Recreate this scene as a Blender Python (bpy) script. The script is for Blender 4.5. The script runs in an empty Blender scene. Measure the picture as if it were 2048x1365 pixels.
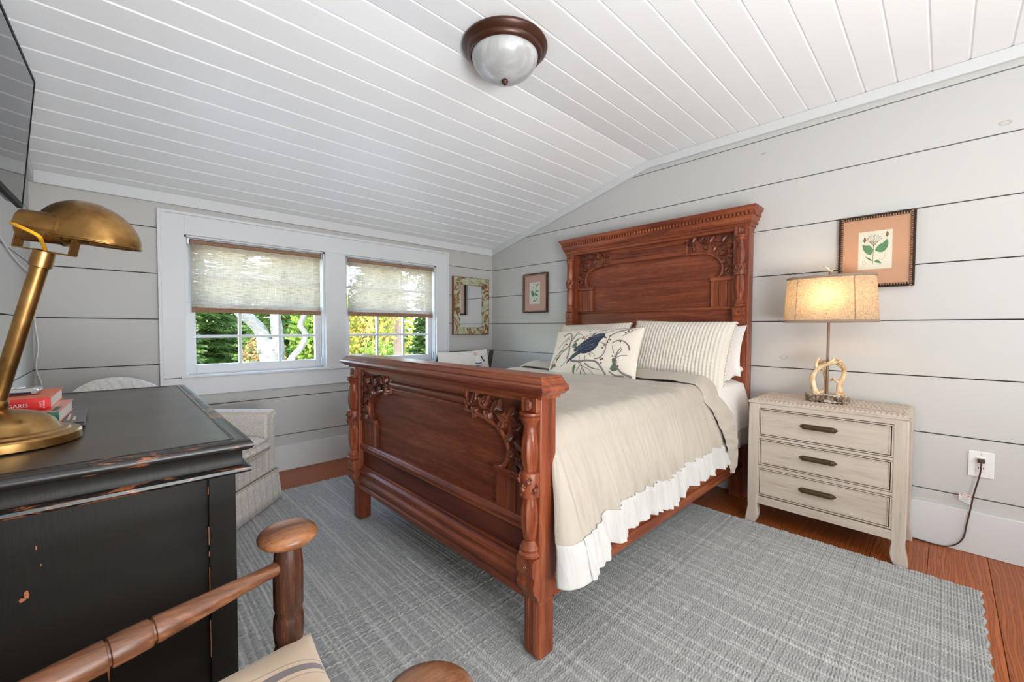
import bpy, bmesh, math, random
import numpy as np
from mathutils import Vector, Matrix, noise
random.seed(7); np.random.seed(7)
PI = math.pi
scene = bpy.context.scene
COL = scene.collection

# ------------------------------------------------------------------ camera
EYE = 1.05476
cam_d = bpy.data.cameras.new('camera'); cam = bpy.data.objects.new('camera', cam_d); COL.objects.link(cam)
scene.camera = cam
cam_d.sensor_width = 36.0; cam_d.lens = 829.0 / 2048 * 36.0
cam_d.clip_start = 0.02; cam_d.clip_end = 200
_pitch = -math.atan(25.5 / 829); _roll = math.atan(.0037); _yaw = math.radians(43.75)
_f = Vector((math.sin(_yaw) * math.cos(_pitch), math.cos(_yaw) * math.cos(_pitch), math.sin(_pitch)))
_r0 = Vector((math.cos(_yaw), -math.sin(_yaw), 0)); _u0 = _r0.cross(_f)
_r = _r0 * math.cos(_roll) + _u0 * math.sin(_roll); _u = _u0 * math.cos(_roll) - _r0 * math.sin(_roll)
cam.matrix_world = Matrix(((_r.x, _u.x, -_f.x, 0), (_r.y, _u.y, -_f.y, 0), (_r.z, _u.z, -_f.z, EYE), (0, 0, 0, 1)))

# ------------------------------------------------------------------ light
world = bpy.data.worlds.new('world'); scene.world = world; world.use_nodes = True
wn = world.node_tree; bg = wn.nodes['Background']
sky = wn.nodes.new('ShaderNodeTexSky'); sky.sky_type = 'NISHITA'; sky.sun_disc = False
sky.sun_elevation = math.radians(38); sky.sun_rotation = math.radians(215); sky.altitude = 300
wn.links.new(sky.outputs[0], bg.inputs[0]); bg.inputs[1].default_value = 2.5
sun_d = bpy.data.lights.new('sun', 'SUN'); sun_d.energy = 4.2; sun_d.angle = math.radians(1.0); sun_d.color = (1, .93, .82)
sun = bpy.data.objects.new('sun', sun_d); COL.objects.link(sun)
sun.rotation_euler = Vector((.62, .48, -.72)).to_track_quat('-Z', 'Y').to_euler()
def area(name, loc, target, sx, sy, power, col):
    d = bpy.data.lights.new(name, 'AREA'); d.shape = 'RECTANGLE'; d.size = sx; d.size_y = sy; d.energy = power; d.color = col
    o = bpy.data.objects.new(name, d); COL.objects.link(o); o.location = loc
    o.rotation_euler = (Vector(target) - Vector(loc)).to_track_quat('-Z', 'Y').to_euler(); return o
area('fill_bounce', (.35, -1.2, .75), (.6, -.2, 2.3), 1.1, 1.1, 64, (.93, .97, 1))  # unseen fill lamp added behind the camera, aimed up at the ceiling
area('fill_softbox', (1.5, -2.8, 1.8), (.9, 1.2, 1.3), 1.6, .9, 22, (.93, .97, 1))  # unseen fill lamp added far back to even out the room
scene.view_settings.view_transform = 'Standard'; scene.view_settings.look = 'None'
scene.view_settings.gamma = 1; scene.view_settings.use_curve_mapping = False
scene.view_settings.exposure = 0.72

# ------------------------------------------------------------------ materials
MATS = {}
class NT:
    def __init__(s, name):
        m = bpy.data.materials.new(name); m.use_nodes = True; s.m = m; s.t = m.node_tree; s.n = s.t.nodes; s.l = s.t.links
        s.b = s.n['Principled BSDF']; s.tc = s.n.new('ShaderNodeTexCoord')
    def co(s, scale=(1, 1, 1), rot=(0, 0, 0), kind='Object'):
        mp = s.n.new('ShaderNodeMapping'); mp.inputs['Scale'].default_value = scale; mp.inputs['Rotation'].default_value = rot
        s.l.new(s.tc.outputs[kind], mp.inputs[0]); return mp.outputs[0]
    def noise(s, co, scale=5, detail=4, rough=.55, dist=0):
        x = s.n.new('ShaderNodeTexNoise'); x.inputs['Scale'].default_value = scale; x.inputs['Detail'].default_value = detail
        x.inputs['Roughness'].default_value = rough; x.inputs['Distortion'].default_value = dist; s.l.new(co, x.inputs['Vector']); return x.outputs['Fac']
    def wave(s, co, scale=5, dist=2, detail=2, dscale=1, direction='X', prof='SIN'):
        x = s.n.new('ShaderNodeTexWave'); x.bands_direction = direction; x.wave_profile = prof
        for k, v in (('Scale', scale), ('Distortion', dist), ('Detail', detail), ('Detail Scale', dscale)): x.inputs[k].default_value = v
        s.l.new(co, x.inputs['Vector']); return x.outputs['Fac']
    def voro(s, co, scale=5, feat='F1', out='Distance', rnd=1.0):
        x = s.n.new('ShaderNodeTexVoronoi'); x.feature = feat; x.inputs['Scale'].default_value = scale; x.inputs['Randomness'].default_value = rnd
        s.l.new(co, x.inputs['Vector']); return x.outputs[out]
    def ramp(s, fac, stops, interp='LINEAR'):
        r = s.n.new('ShaderNodeValToRGB'); r.color_ramp.interpolation = interp; e = r.color_ramp.elements
        while len(e) < len(stops): e.new(.5)
        for i, (p, c) in enumerate(stops): e[i].position = p; e[i].color = (*c, 1) if len(c) == 3 else c
        s.l.new(fac, r.inputs[0]); return r.outputs[0]
    def mix(s, fac, a, b, mode='MIX'):
        x = s.n.new('ShaderNodeMix'); x.data_type = 'RGBA'; x.blend_type = mode
        for sock, v in ((x.inputs[0], fac), (x.inputs[6], a), (x.inputs[7], b)):
            if isinstance(v, (int, float)): sock.default_value = v
            elif isinstance(v, tuple): sock.default_value = (*v, 1)
            else: s.l.new(v, sock)
        return x.outputs[2]
    def math(s, op, a, b=0.0):
        x = s.n.new('ShaderNodeMath'); x.operation = op
        for sock, v in ((x.inputs[0], a), (x.inputs[1], b)):
            if isinstance(v, (int, float)): sock.default_value = v
            else: s.l.new(v, sock)
        return x.outputs[0]
    def bump(s, h, strength=.3, dist=.002, chain=None):
        x = s.n.new('ShaderNodeBump'); x.inputs['Strength'].default_value = strength; x.inputs['Distance'].default_value = dist
        s.l.new(h, x.inputs['Height'])
        if chain: s.l.new(chain, x.inputs['Normal'])
        return x.outputs[0]
    def set(s, **k):
        for n, v in k.items():
            n = {'color': 'Base Color', 'rough': 'Roughness', 'metal': 'Metallic', 'normal': 'Normal', 'spec': 'Specular IOR Level', 'coat': 'Coat Weight', 'coatr': 'Coat Roughness', 'sheen': 'Sheen Weight', 'trans': 'Transmission Weight', 'sss': 'Subsurface Weight', 'alpha': 'Alpha', 'emis': 'Emission Color', 'emiss': 'Emission Strength'}[n]
            i = s.b.inputs[n]
            if isinstance(v, (int, float)): i.default_value = v
            elif isinstance(v, tuple): i.default_value = (*v, 1)
            else: s.l.new(v, i)
        return s.m
def plain(name, c, rough=.5, **k):
    t = NT(name); nz = t.noise(t.co(), 40, 3)
    col = t.mix(t.math('MULTIPLY', nz, .25), c, tuple(x * .7 for x in c))
    return t.set(color=col, rough=rough, **k)
def wood(name, dark, mid, light, axis='Y', scale=1.0, rough=.38, bump=.25, spec=.5, rings=True, coat=0.0, flake=False):
    t = NT(name)
    st = {'X': (.6, 9, 9), 'Y': (9, .6, 9), 'Z': (9, 9, .6)}[axis]; st = tuple(a * scale for a in st)
    n1 = t.noise(t.co(st), 1.6, 5, .6, .8)
    fine = tuple(a * 9 for a in st); n2 = t.noise(t.co(fine), 2.2, 3, .7)
    n3 = t.noise(t.co((1.3, 1.3, 1.3)), 1.5, 2)
    f = t.math('ADD', t.math('MULTIPLY', n1, .62), t.math('MULTIPLY', n2, .38))
    if rings:
        w = t.noise(t.co(tuple(a * .35 for a in st)), 3.0, 3, .5, 2.5)
        f = t.math('ADD', t.math('MULTIPLY', f, .6), t.math('MULTIPLY', w, .4))
    if flake:
        w = t.noise(t.co((1, 10, 90), (.5, 0, 0)), 1.6, 4, .6, 1.2)
        f = t.math('ADD', t.math('MULTIPLY', f, .7), t.math('MULTIPLY', w, .3))
    c = t.ramp(f, [(.37, dark), (.5, mid), (.64, light)])
    c = t.mix(t.math('MULTIPLY', n3, .45), c, dark)
    return t.set(color=c, rough=t.math('ADD', rough - .08, t.math('MULTIPLY', n2, .18)), spec=spec, coat=coat, coatr=.25, normal=t.bump(n2, bump, .0012))

def mk_paint(name, c, rough, knots=True, axis='X', amount=1.0):
    t = NT(name); sc = {'X': (.5, 8, 22), 'Y': (8, .5, 22)}[axis]
    n = t.noise(t.co(sc), 6, 5, .6); b = t.bump(n, .12 * amount, .001)
    n2 = t.noise(t.co((.7, .7, .7)), 1.2, 2)
    col = t.mix(t.math('MULTIPLY', n2, .18), c, tuple(x * .9 for x in c))
    if knots:
        k = {'X': (1.2, 1, 2.4), 'Y': (1, 1.2, 2.4)}[axis]
        v = t.voro(t.co(k), 1.7, rnd=1.0)
        ring = t.ramp(v, [(.026, (0, 0, 0)), (.034, (1, 1, 1)), (.040, (1, 1, 1)), (.052, (0, 0, 0))])
        vc = t.voro(t.co(k), 1.7, out='Color')
        m = t.math('MULTIPLY', ring, t.math('GREATER_THAN', vc, .45))
        col = t.mix(t.math('MULTIPLY', m, .55), col, (.28, .24, .19))
    return t.set(color=col, rough=rough, normal=b, spec=.4)
M = {}
M['wall_x'] = mk_paint('wall_paint_x', (.50, .487, .462), .5, axis='X')  # same paint as wall_y; the window wall's shade is in its darker tone
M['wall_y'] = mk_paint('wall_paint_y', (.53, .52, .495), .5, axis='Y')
M['ceil'] = mk_paint('ceiling_paint', (.86, .86, .855), .33, False)
M['trim'] = mk_paint('trim_paint', (.64, .645, .64), .4, False, amount=.3)
M['trimw'] = mk_paint('window_trim_paint', (.66, .665, .67), .4, False, amount=.3)
M['gap'] = plain('gap_wood', (.05, .022, .012), .9)
def mk_floor():
    t = NT('heart_pine_floor')
    oi = t.n.new('ShaderNodeObjectInfo'); 
    add = t.n.new('ShaderNodeVectorMath'); add.operation = 'ADD'
    cb = t.n.new('ShaderNodeCombineXYZ'); t.l.new(t.math('MULTIPLY', oi.outputs['Random'], 37.0), cb.inputs[0]); t.l.new(t.math('MULTIPLY', oi.outputs['Random'], 11.0), cb.inputs[1])
    t.l.new(t.co((.9, 7, 7)), add.inputs[0]); t.l.new(cb.outputs[0], add.inputs[1])
    w = t.wave(add.outputs[0], 1.9, 11, 3, .8, 'Y')
    n = t.noise(add.outputs[0], 9, 5, .7)
    f = t.math('ADD', t.math('MULTIPLY', w, .5), t.math('MULTIPLY', n, .5))
    c = t.ramp(f, [(.30, (.40, .105, .020)), (.42, (.27, .058, .012)), (.58, (.20, .040, .010)), (.66, (.42, .115, .022)), (.78, (.24, .052, .012))])
    c = t.mix(t.math('MULTIPLY', oi.outputs['Random'], .35), c, (.11, .026, .009))
    return t.set(color=c, rough=.36, normal=t.bump(n, .1, .001), spec=.35)
M['floor'] = mk_floor()
BD, BM_, BL = (.085, .016, .007), (.235, .054, .020), (.42, .125, .048)
M['oak_y'] = wood('oak_y', BD, BM_, BL, 'Y', 1.2, .38, coat=.06, spec=.38)
M['oak_z'] = wood('oak_z', BD, BM_, BL, 'Z', 1.2, .38, coat=.06, spec=.38)
M['oak_x'] = wood('oak_x', BD, BM_, BL, 'X', 1.2, .38, coat=.06, spec=.38)
M['oak_panel'] = wood('oak_panel', (.085, .017, .007), (.20, .046, .018), (.38, .115, .048), 'Y', 1.3, .38, coat=.05, spec=.35, flake=True)
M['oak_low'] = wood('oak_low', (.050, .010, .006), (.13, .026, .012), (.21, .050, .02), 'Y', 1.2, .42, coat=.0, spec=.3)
M['oak_carve'] = wood('oak_carve', (.055, .012, .006), (.17, .040, .015), (.33, .095, .035), 'Z', 1.0, .42, rings=False, coat=.1)
M['oak_dark'] = plain('oak_recess', (.022, .007, .004), .6)
M['white'] = plain('white_plastic', (.78, .77, .75), .3)
M['black'] = plain('black_plastic', (.01, .01, .011), .25)
M['slot'] = plain('slot_dark', (.01, .01, .01), .8)

# ------------------------------------------------------------------ mesh builder
class MB:
    def __init__(s): s.v = []; s.f = []; s.tr = None
    def add(s, vs, fs):
        o = len(s.v)
        if s.tr is not None: vs = [tuple(s.tr @ Vector(p)) for p in vs]
        s.v += [tuple(p) for p in vs]; s.f += [tuple(i + o for i in f) for f in fs]; return s
    def box(s, x0, x1, y0, y1, z0, z1):
        x0, x1 = min(x0, x1), max(x0, x1); y0, y1 = min(y0, y1), max(y0, y1); z0, z1 = min(z0, z1), max(z0, z1)
        return s.add([(x, y, z) for z in (z0, z1) for y in (y0, y1) for x in (x0, x1)],
                     [(0, 2, 3, 1), (4, 5, 7, 6), (0, 1, 5, 4), (2, 6, 7, 3), (0, 4, 6, 2), (1, 3, 7, 5)])
    def prism(s, poly, axis, a, b):
        if sum(poly[i][0] * poly[(i + 1) % len(poly)][1] - poly[(i + 1) % len(poly)][0] * poly[i][1] for i in range(len(poly))) < 0: poly = poly[::-1]
        mp = {'X': lambda p, t: (t, p[0], p[1]), 'Y': lambda p, t: (p[0], t, p[1]), 'Z': lambda p, t: (p[0], p[1], t)}[axis]
        if axis == 'Y': poly = poly[::-1]
        a, b = min(a, b), max(a, b); n = len(poly)
        return s.add([mp(p, a) for p in poly] + [mp(p, b) for p in poly],
                     [tuple(range(n - 1, -1, -1)), tuple(range(n, 2 * n))] + [(i, (i + 1) % n, (i + 1) % n + n, i + n) for i in range(n)])
    def lathe(s, prof, c=(0, 0, 0), seg=32, sx=1, sy=1, flute=None, cap=True):
        vs = []; fs = []
        for r, z in prof:
            for k in range(seg):
                a = 2 * PI * k / seg; rr = r
                if flute and flute[0] <= z <= flute[1] or flute and len(flute) > 4 and flute[3] <= z <= flute[4]: rr = r * (1 - .13 * (.5 + .5 * math.cos(a * flute[2])))
                vs.append((c[0] + rr * math.cos(a) * sx, c[1] + rr * math.sin(a) * sy, c[2] + z))
        n = len(prof)
        up = prof[-1][1] >= prof[0][1]
        for j in range(n - 1):
            for k in range(seg):
                q = (j * seg + k, j * seg + (k + 1) % seg, (j + 1) * seg + (k + 1) % seg, (j + 1) * seg + k)
                fs.append(q if up else q[::-1])
        if cap:
            a = tuple(range(seg)); b = tuple((n - 1) * seg + k for k in range(seg))
            fs += [a[::-1], b] if up else [a, b[::-1]]
        return s.add(vs, fs)
    def tube(s, pts, rad, seg=10, cap=True, flat=1.0):
        pts = [Vector(p) for p in pts]; n = len(pts)
        rad = rad if isinstance(rad, (list, tuple)) else [rad] * n
        t0 = (pts[1] - pts[0]).normalized(); up = Vector((0, 0, 1)) if abs(t0.z) < .9 else Vector((1, 0, 0))
        nrm = (up - t0 * up.dot(t0)).normalized(); vs = []; fs = []
        for i, p in enumerate(pts):
            t = (pts[min(i + 1, n - 1)] - pts[max(i - 1, 0)]).normalized()
            nrm = (nrm - t * nrm.dot(t)).normalized(); bn = t.cross(nrm)
            for k in range(seg):
                a = 2 * PI * k / seg; vs.append(p + nrm * (math.cos(a) * rad[i] * flat) + bn * (math.sin(a) * rad[i]))
        for j in range(n - 1):
            for k in range(seg): fs.append((j * seg + k, j * seg + (k + 1) % seg, (j + 1) * seg + (k + 1) % seg, (j + 1) * seg + k))
        if cap: fs += [tuple(range(seg))[::-1], tuple((n - 1) * seg + k for k in range(seg))]
        return s.add(vs, fs)
    def sphere(s, c, r, seg=12, rings=8, sc=(1, 1, 1)):
        vs = [(c[0], c[1], c[2] - r * sc[2])]; fs = []
        for j in range(1, rings):
            ph = -PI / 2 + PI * j / rings
            for k in range(seg):
                a = 2 * PI * k / seg; vs.append((c[0] + r * sc[0] * math.cos(ph) * math.cos(a), c[1] + r * sc[1] * math.cos(ph) * math.sin(a), c[2] + r * sc[2] * math.sin(ph)))
        vs.append((c[0], c[1], c[2] + r * sc[2])); L = len(vs) - 1
        for k in range(seg): fs.append((0, 1 + (k + 1) % seg, 1 + k)); fs.append((L, 1 + (rings - 2) * seg + k, 1 + (rings - 2) * seg + (k + 1) % seg))
        for j in range(rings - 2):
            for k in range(seg): fs.append((1 + j * seg + k, 1 + j * seg + (k + 1) % seg, 1 + (j + 1) * seg + (k + 1) % seg, 1 + (j + 1) * seg + k))
        return s.add(vs, fs)
    def grid(s, fn, nu, nv, wrapu=False):
        vs = [fn(i / nu, j / nv) for j in range(nv + 1) for i in range(nu + (0 if wrapu else 1))]; w = nu if wrapu else nu + 1
        fs = [(j * w + i, j * w + (i + 1) % w, (j + 1) * w + (i + 1) % w, (j + 1) * w + i) for j in range(nv) for i in range(nu)]
        return s.add(vs, fs)
    def poly(s, pts, fn, h):
        """flat outline (a,b) mapped by fn(a,b,h): a thin raised shape"""
        n = len(pts); top = [fn(a, b, h) for a, b in pts]; bot = [fn(a, b, -.0006) for a, b in pts]
        return s.add(top + bot, [tuple(range(n)), tuple(range(2 * n - 1, n - 1, -1))] + [(i, i + n, (i + 1) % n + n, (i + 1) % n) for i in range(n)])
def mesh_of(name, mb, mat, smooth=None, origin=(0, 0, 0)):
    me = bpy.data.meshes.new(name); v = mb.v
    if origin != (0, 0, 0): v = [(p[0] - origin[0], p[1] - origin[1], p[2] - origin[2]) for p in v]
    me.from_pydata(v, [], mb.f); me.materials.append(mat)
    if smooth is not None:
        me.shade_smooth(); me.set_sharp_from_angle(angle=math.radians(smooth))
    me.update(); return me
def root(name, label, cat, loc=(0, 0, 0), rot=(0, 0, 0), group=None):
    o = bpy.data.objects.new(name, None); COL.objects.link(o); o.location = loc; o.rotation_euler = rot; o.empty_display_size = .1
    o['label'] = label; o['category'] = cat
    if group: o['group'] = group
    return o
def sroot(name, loc=(0, 0, 0)):
    o = bpy.data.objects.new(name, None); COL.objects.link(o); o.location = loc; o['kind'] = 'structure'; return o
def rootloc(p):
    v = Vector((0, 0, 0))
    while p is not None: v = v + p.location; p = p.parent
    return v
def part(name, mb, mat, parent, smooth=None, bevel=0, local=False, label=None, solid=0, sub=0, stuff=False, bseg=2):
    org = (0, 0, 0) if local else tuple(rootloc(parent))
    o = bpy.data.objects.new(name, mesh_of(name, mb, mat, smooth, org)); COL.objects.link(o); o.parent = parent
    if solid:
        m = o.modifiers.new('solid', 'SOLIDIFY'); m.thickness = solid; m.offset = -1
    if bevel:
        m = o.modifiers.new('bevel', 'BEVEL'); m.width = bevel; m.segments = bseg; m.limit_method = 'ANGLE'; m.angle_limit = math.radians(40)
        m.harden_normals = False
    if sub:
        m = o.modifiers.new('sub', 'SUBSURF'); m.levels = sub; m.render_levels = sub
    if label: o['label'] = label
    if stuff: o['kind'] = 'stuff'
    return o
def single(name, mb, mat, label, cat, loc, smooth=None, bevel=0, group=None, solid=0):
    o = bpy.data.objects.new(name, mesh_of(name, mb, mat, smooth, loc)); COL.objects.link(o); o.location = loc
    if solid: m = o.modifiers.new('solid', 'SOLIDIFY'); m.thickness = solid
    if bevel:
        m = o.modifiers.new('bevel', 'BEVEL'); m.width = bevel; m.segments = 2; m.limit_method = 'ANGLE'
    o['label'] = label; o['category'] = cat
    if group: o['group'] = group
    return o
def spline(pts, n):
    """Catmull-Rom through pts"""
    P = [Vector(p) for p in pts]; P = [P[0] * 2 - P[1]] + P + [P[-1] * 2 - P[-2]]; out = []
    k = len(P) - 3
    for i in range(n + 1):
        t = i / n * k; j = min(int(t), k - 1); u = t - j; a, b, c, d = P[j:j + 4]
        out.append(.5 * ((2 * b) + (c - a) * u + (2 * a - 5 * b + 4 * c - d) * u * u + (3 * b - a - 3 * c + d) * u ** 3))
    return out
def nz(x, y=0.0, z=0.0): return noise.noise(Vector((x, y, z)))

# ------------------------------------------------------------------ room shell
XW, XB, YA, YD = -.316, 2.912, 3.351, -3.2
ZF, YBEND, SL = 2.312, 1.57, .244
def zceil(y): return ZF if y <= YBEND else ZF - SL * (y - YBEND)
floor = sroot('floor')
mb = MB().box(XW - .1, XB + .1, YD - .1, YA + .1, -.08, -.021); part('subfloor', mb, M['gap'], floor)
fl_me = None; y = YD; k = 0
PW = .19
while y < YA - .02:
    w = min(PW, YA - y)
    mb = MB().box(XW, XB, 0, w - .0015, -.02, 0)
    if w < PW - 1e-4 or fl_me is None: me = mesh_of('floorboard', mb, M['floor'])
    else: me = fl_me
    if fl_me is None: fl_me = me
    o = bpy.data.objects.new('floorboard', me); COL.objects.link(o); o.parent = floor; o.location = (0, y, 0)
    m = o.modifiers.new('bevel', 'BEVEL'); m.width = .0012; m.segments = 1
    y += PW; k += 1
ceil = sroot('ceiling')
CP = .1245
def cboard(L0):
    c = .006
    pr = [(0, c), (c, 0), (L0 - c, 0), (L0, c), (L0, .02), (0, .02)]
    return mesh_of('ceiling_board', MB().prism(pr, 'X', XW - .02, XB + .02), M['ceil'])
cbm = cboard(CP)
y = YBEND - CP
while y > YD - CP:
    o = bpy.data.objects.new('ceiling_board', cbm); COL.objects.link(o); o.parent = ceil; o.location = (0, y, ZF); y -= CP
ang = -math.atan(SL); s = 0; LS = (YA - YBEND) / math.cos(ang)
while s < LS + .02:
    o = bpy.data.objects.new('ceiling_board', cbm); COL.objects.link(o); o.parent = ceil
    o.location = (0, YBEND + s * math.cos(ang), ZF + s * math.sin(ang)); o.rotation_euler = (ang, 0, 0); s += CP
part('roof_deck', MB().prism([(YD - .1, ZF + .03), (YBEND, ZF + .03), (YA + .12, ZF + .03 - SL * (YA + .12 - YBEND)), (YA + .12, ZF + .2), (YD - .1, ZF + .2)], 'X', XW - .1, XB + .1), M['gap'], ceil)

def clip(poly, a, b, c):  # keep a*y+b*z<=c
    out = []
    for i in range(len(poly)):
        p, q = poly[i], poly[(i + 1) % len(poly)]; dp = a * p[0] + b * p[1] - c; dq = a * q[0] + b * q[1] - c
        if dp <= 0: out.append(p)
        if dp * dq < 0: t = dp / (dp - dq); out.append((p[0] + (q[0] - p[0]) * t, p[1] + (q[1] - p[1]) * t))
    return out
JO = [-.017 + .28 * i for i in range(0, 10)]
def side_wall(name, face, back, mat):
    w = sroot(name)
    bk = clip(clip([(YD, 0), (YA, 0), (YA, 2.6), (YD, 2.6)], 0, 1, ZF + .02), SL, 1, ZF + .02 + SL * YBEND)
    d = 1 if back > face else -1
    part('wall_backing', MB().prism(bk, 'X', face + d * .018, back), M['gap'], w)
    for z in JO:
        p = [(YD, max(z + .0028, 0.0)), (YA, max(z + .0028, 0.0)), (YA, z + .28 - .0028), (YD, z + .28 - .0028)]
        p = clip(clip(p, 0, 1, ZF + .01), SL, 1, ZF + .01 + SL * YBEND)
        if len(p) < 3: continue
        part('wall_board', MB().prism(p, 'X', face, face + d * .017), mat, w)
    return w
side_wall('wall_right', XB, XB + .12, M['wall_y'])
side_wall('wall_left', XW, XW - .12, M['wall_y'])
# window wall: openings
OP = [(.325, 1.185), (1.338, 2.200)]; OZ0, OZ1 = .742, 1.64
wa = sroot('wall_back')
mb = MB(); yb0, yb1 = YA + .018, YA + .14
for x0, x1, z0, z1 in ((XW - .1, OP[0][0], 0, 2.05), (OP[0][1], OP[1][0], 0, 2.05), (OP[1][1], XB + .1, 0, 2.05), (OP[0][0], OP[0][1], 0, OZ0), (OP[1][0], OP[1][1], 0, OZ0), (OP[0][0], OP[0][1], OZ1, 2.05), (OP[1][0], OP[1][1], OZ1, 2.05)):
    mb.box(x0, x1, yb0, yb1, z0, z1)
part('wall_backing', mb, M['gap'], wa)
for z in JO:
    z0, z1 = max(z + .0028, 0), min(z + .28 - .0028, 1.89)
    if z0 > 1.88: continue
    segs = [(XW, XB)]
    if z1 > OZ0 - .08 and z0 < OZ1 + .08: segs = [(XW, .26), (2.27, XB)]
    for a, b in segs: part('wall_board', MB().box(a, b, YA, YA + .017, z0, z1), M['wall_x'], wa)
    if len(segs) == 2 and z1 > OZ1 + .08: part('wall_board', MB().box(.26, 2.27, YA, YA + .017, OZ1 + .06, z1), M['wall_x'], wa)
    if len(segs) == 2 and z0 < OZ0 - .08: part('wall_board', MB().box(.26, 2.27, YA, YA + .017, z0, OZ0 - .06), M['wall_x'], wa)
wd = sroot('wall_front')
part('wall_backing', MB().box(XW - .1, XB + .1, YD - .12, YD - .018, 0, ZF + .05), M['gap'], wd)
for z in JO:
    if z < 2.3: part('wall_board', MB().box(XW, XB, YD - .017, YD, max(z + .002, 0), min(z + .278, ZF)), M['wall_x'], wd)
# baseboards
def struct(name, mb, mat, bevel=0, smooth=None):
    o = bpy.data.objects.new(name, mesh_of(name, mb, mat, smooth)); COL.objects.link(o); o['kind'] = 'structure'
    if bevel: m = o.modifiers.new('bevel', 'BEVEL'); m.width = bevel; m.segments = 2; m.limit_method = 'ANGLE'
    return o
struct('baseboard_back', MB().box(XW, XB - .017, YA - .017, YA - .0005, .001, .187), M['trim'], .002)
struct('baseboard_right', MB().box(XB - .017, XB - .0005, YD, YA, .001, .2), M['trim'], .002)
struct('baseboard_left', MB().box(XW + .0005, XW + .017, YD, YA - .018, .001, .187), M['trim'], .002)
struct('baseboard_front', MB().box(XW + .018, XB - .018, YD + .0005, YD + .017, .001, .187), M['trim'], .002)
# crown trims
zt = zceil(YA) 
struct('trim_1', MB().prism([(YA - .0005, zt - .062), (YA - .02, zt - .062), (YA - .02, zceil(YA - .02) - .001), (YA - .0005, zt - .001)], 'X', XW + .02, XB - .02), M['trim'], .0015)
for nm, a, b in (('trim_2', XB - .02, XB - .0005), ('trim_3', XW + .0005, XW + .02)):
    pts = [(YD, ZF - .001), (YBEND, ZF - .001), (YA, zt - .001), (YA, zt - .06), (YBEND, ZF - .058), (YD, ZF - .058)]
    struct(nm, MB().prism(pts, 'X', a, b), M['trim'], .0015)

# ------------------------------------------------------------------ windows
def mk_glass():
    t = NT('window_glass'); tr = t.n.new('ShaderNodeBsdfTransparent'); gl = t.n.new('ShaderNodeBsdfGlossy'); gl.inputs['Roughness'].default_value = .02
    mx = t.n.new('ShaderNodeMixShader'); fr = t.n.new('ShaderNodeFresnel'); fr.inputs[0].default_value = 1.12
    tr.inputs[0].default_value = (.93, .95, .94, 1)
    t.l.new(fr.outputs[0], mx.inputs[0]); t.l.new(tr.outputs[0], mx.inputs[1]); t.l.new(gl.outputs[0], mx.inputs[2])
    t.l.new(mx.outputs[0], t.n['Material Output'].inputs[0]); return t.m
M['glass'] = mk_glass()
def mk_linen(name, col, tcol, mixf, sc=1.0):
    t = NT(name)
    wv = t.noise(t.co((40 * sc, 40 * sc, 700 * sc)), 1, 3, .6); wh = t.noise(t.co((700 * sc, 700 * sc, 40 * sc)), 1, 3, .6)
    f = t.math('ADD', t.math('MULTIPLY', wv, .5), t.math('MULTIPLY', wh, .5))
    dark = tuple(c * .55 for c in col)
    c = t.ramp(f, [(.38, dark), (.55, col)]); tcd = tuple(x * .4 for x in tcol); tc = t.ramp(f, [(.38, tcd), (.55, tcol)])
    df = t.n.new('ShaderNodeBsdfDiffuse'); tl = t.n.new('ShaderNodeBsdfTranslucent'); mx = t.n.new('ShaderNodeMixShader')
    t.l.new(c, df.inputs[0]); t.l.new(tc, tl.inputs[0]); mx.inputs[0].default_value = mixf
    t.l.new(df.outputs[0], mx.inputs[1]); t.l.new(tl.outputs[0], mx.inputs[2]); t.l.new(mx.outputs[0], t.n['Material Output'].inputs[0])
    nb = t.bump(f, .3, .001); t.l.new(nb, df.inputs['Normal']); return t.m
def mk_sheer():
    t = NT('linen_shade')
    wv = t.noise(t.co((18, 18, 330)), 1, 3, .6); wh = t.noise(t.co((420, 420, 18)), 1, 3, .6)
    f = t.math('ADD', t.math('MULTIPLY', wv, .65), t.math('MULTIPLY', wh, .35))
    c = t.ramp(f, [(.36, (.17, .115, .068)), (.56, (.33, .255, .175))])
    df = t.n.new('ShaderNodeBsdfDiffuse'); tl = t.n.new('ShaderNodeBsdfTranslucent'); tr = t.n.new('ShaderNodeBsdfTransparent')
    m1 = t.n.new('ShaderNodeMixShader'); m2 = t.n.new('ShaderNodeMixShader'); t.l.new(c, df.inputs[0]); t.l.new(c, tl.inputs[0])
    m1.inputs[0].default_value = .88; t.l.new(df.outputs[0], m1.inputs[1]); t.l.new(tl.outputs[0], m1.inputs[2])
    op = t.ramp(f, [(.44, (.0, .0, .0)), (.62, (.10, .10, .10))]); t.l.new(op, m2.inputs[0])
    t.l.new(m1.outputs[0], m2.inputs[1]); t.l.new(tr.outputs[0], m2.inputs[2]); t.l.new(m2.outputs[0], t.n['Material Output'].inputs[0]); return t.m
M['shade'] = mk_sheer()
M['shade_band'] = mk_linen('shade_hem', (.50, .30, .19), (.25, .14, .09), .3)
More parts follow.
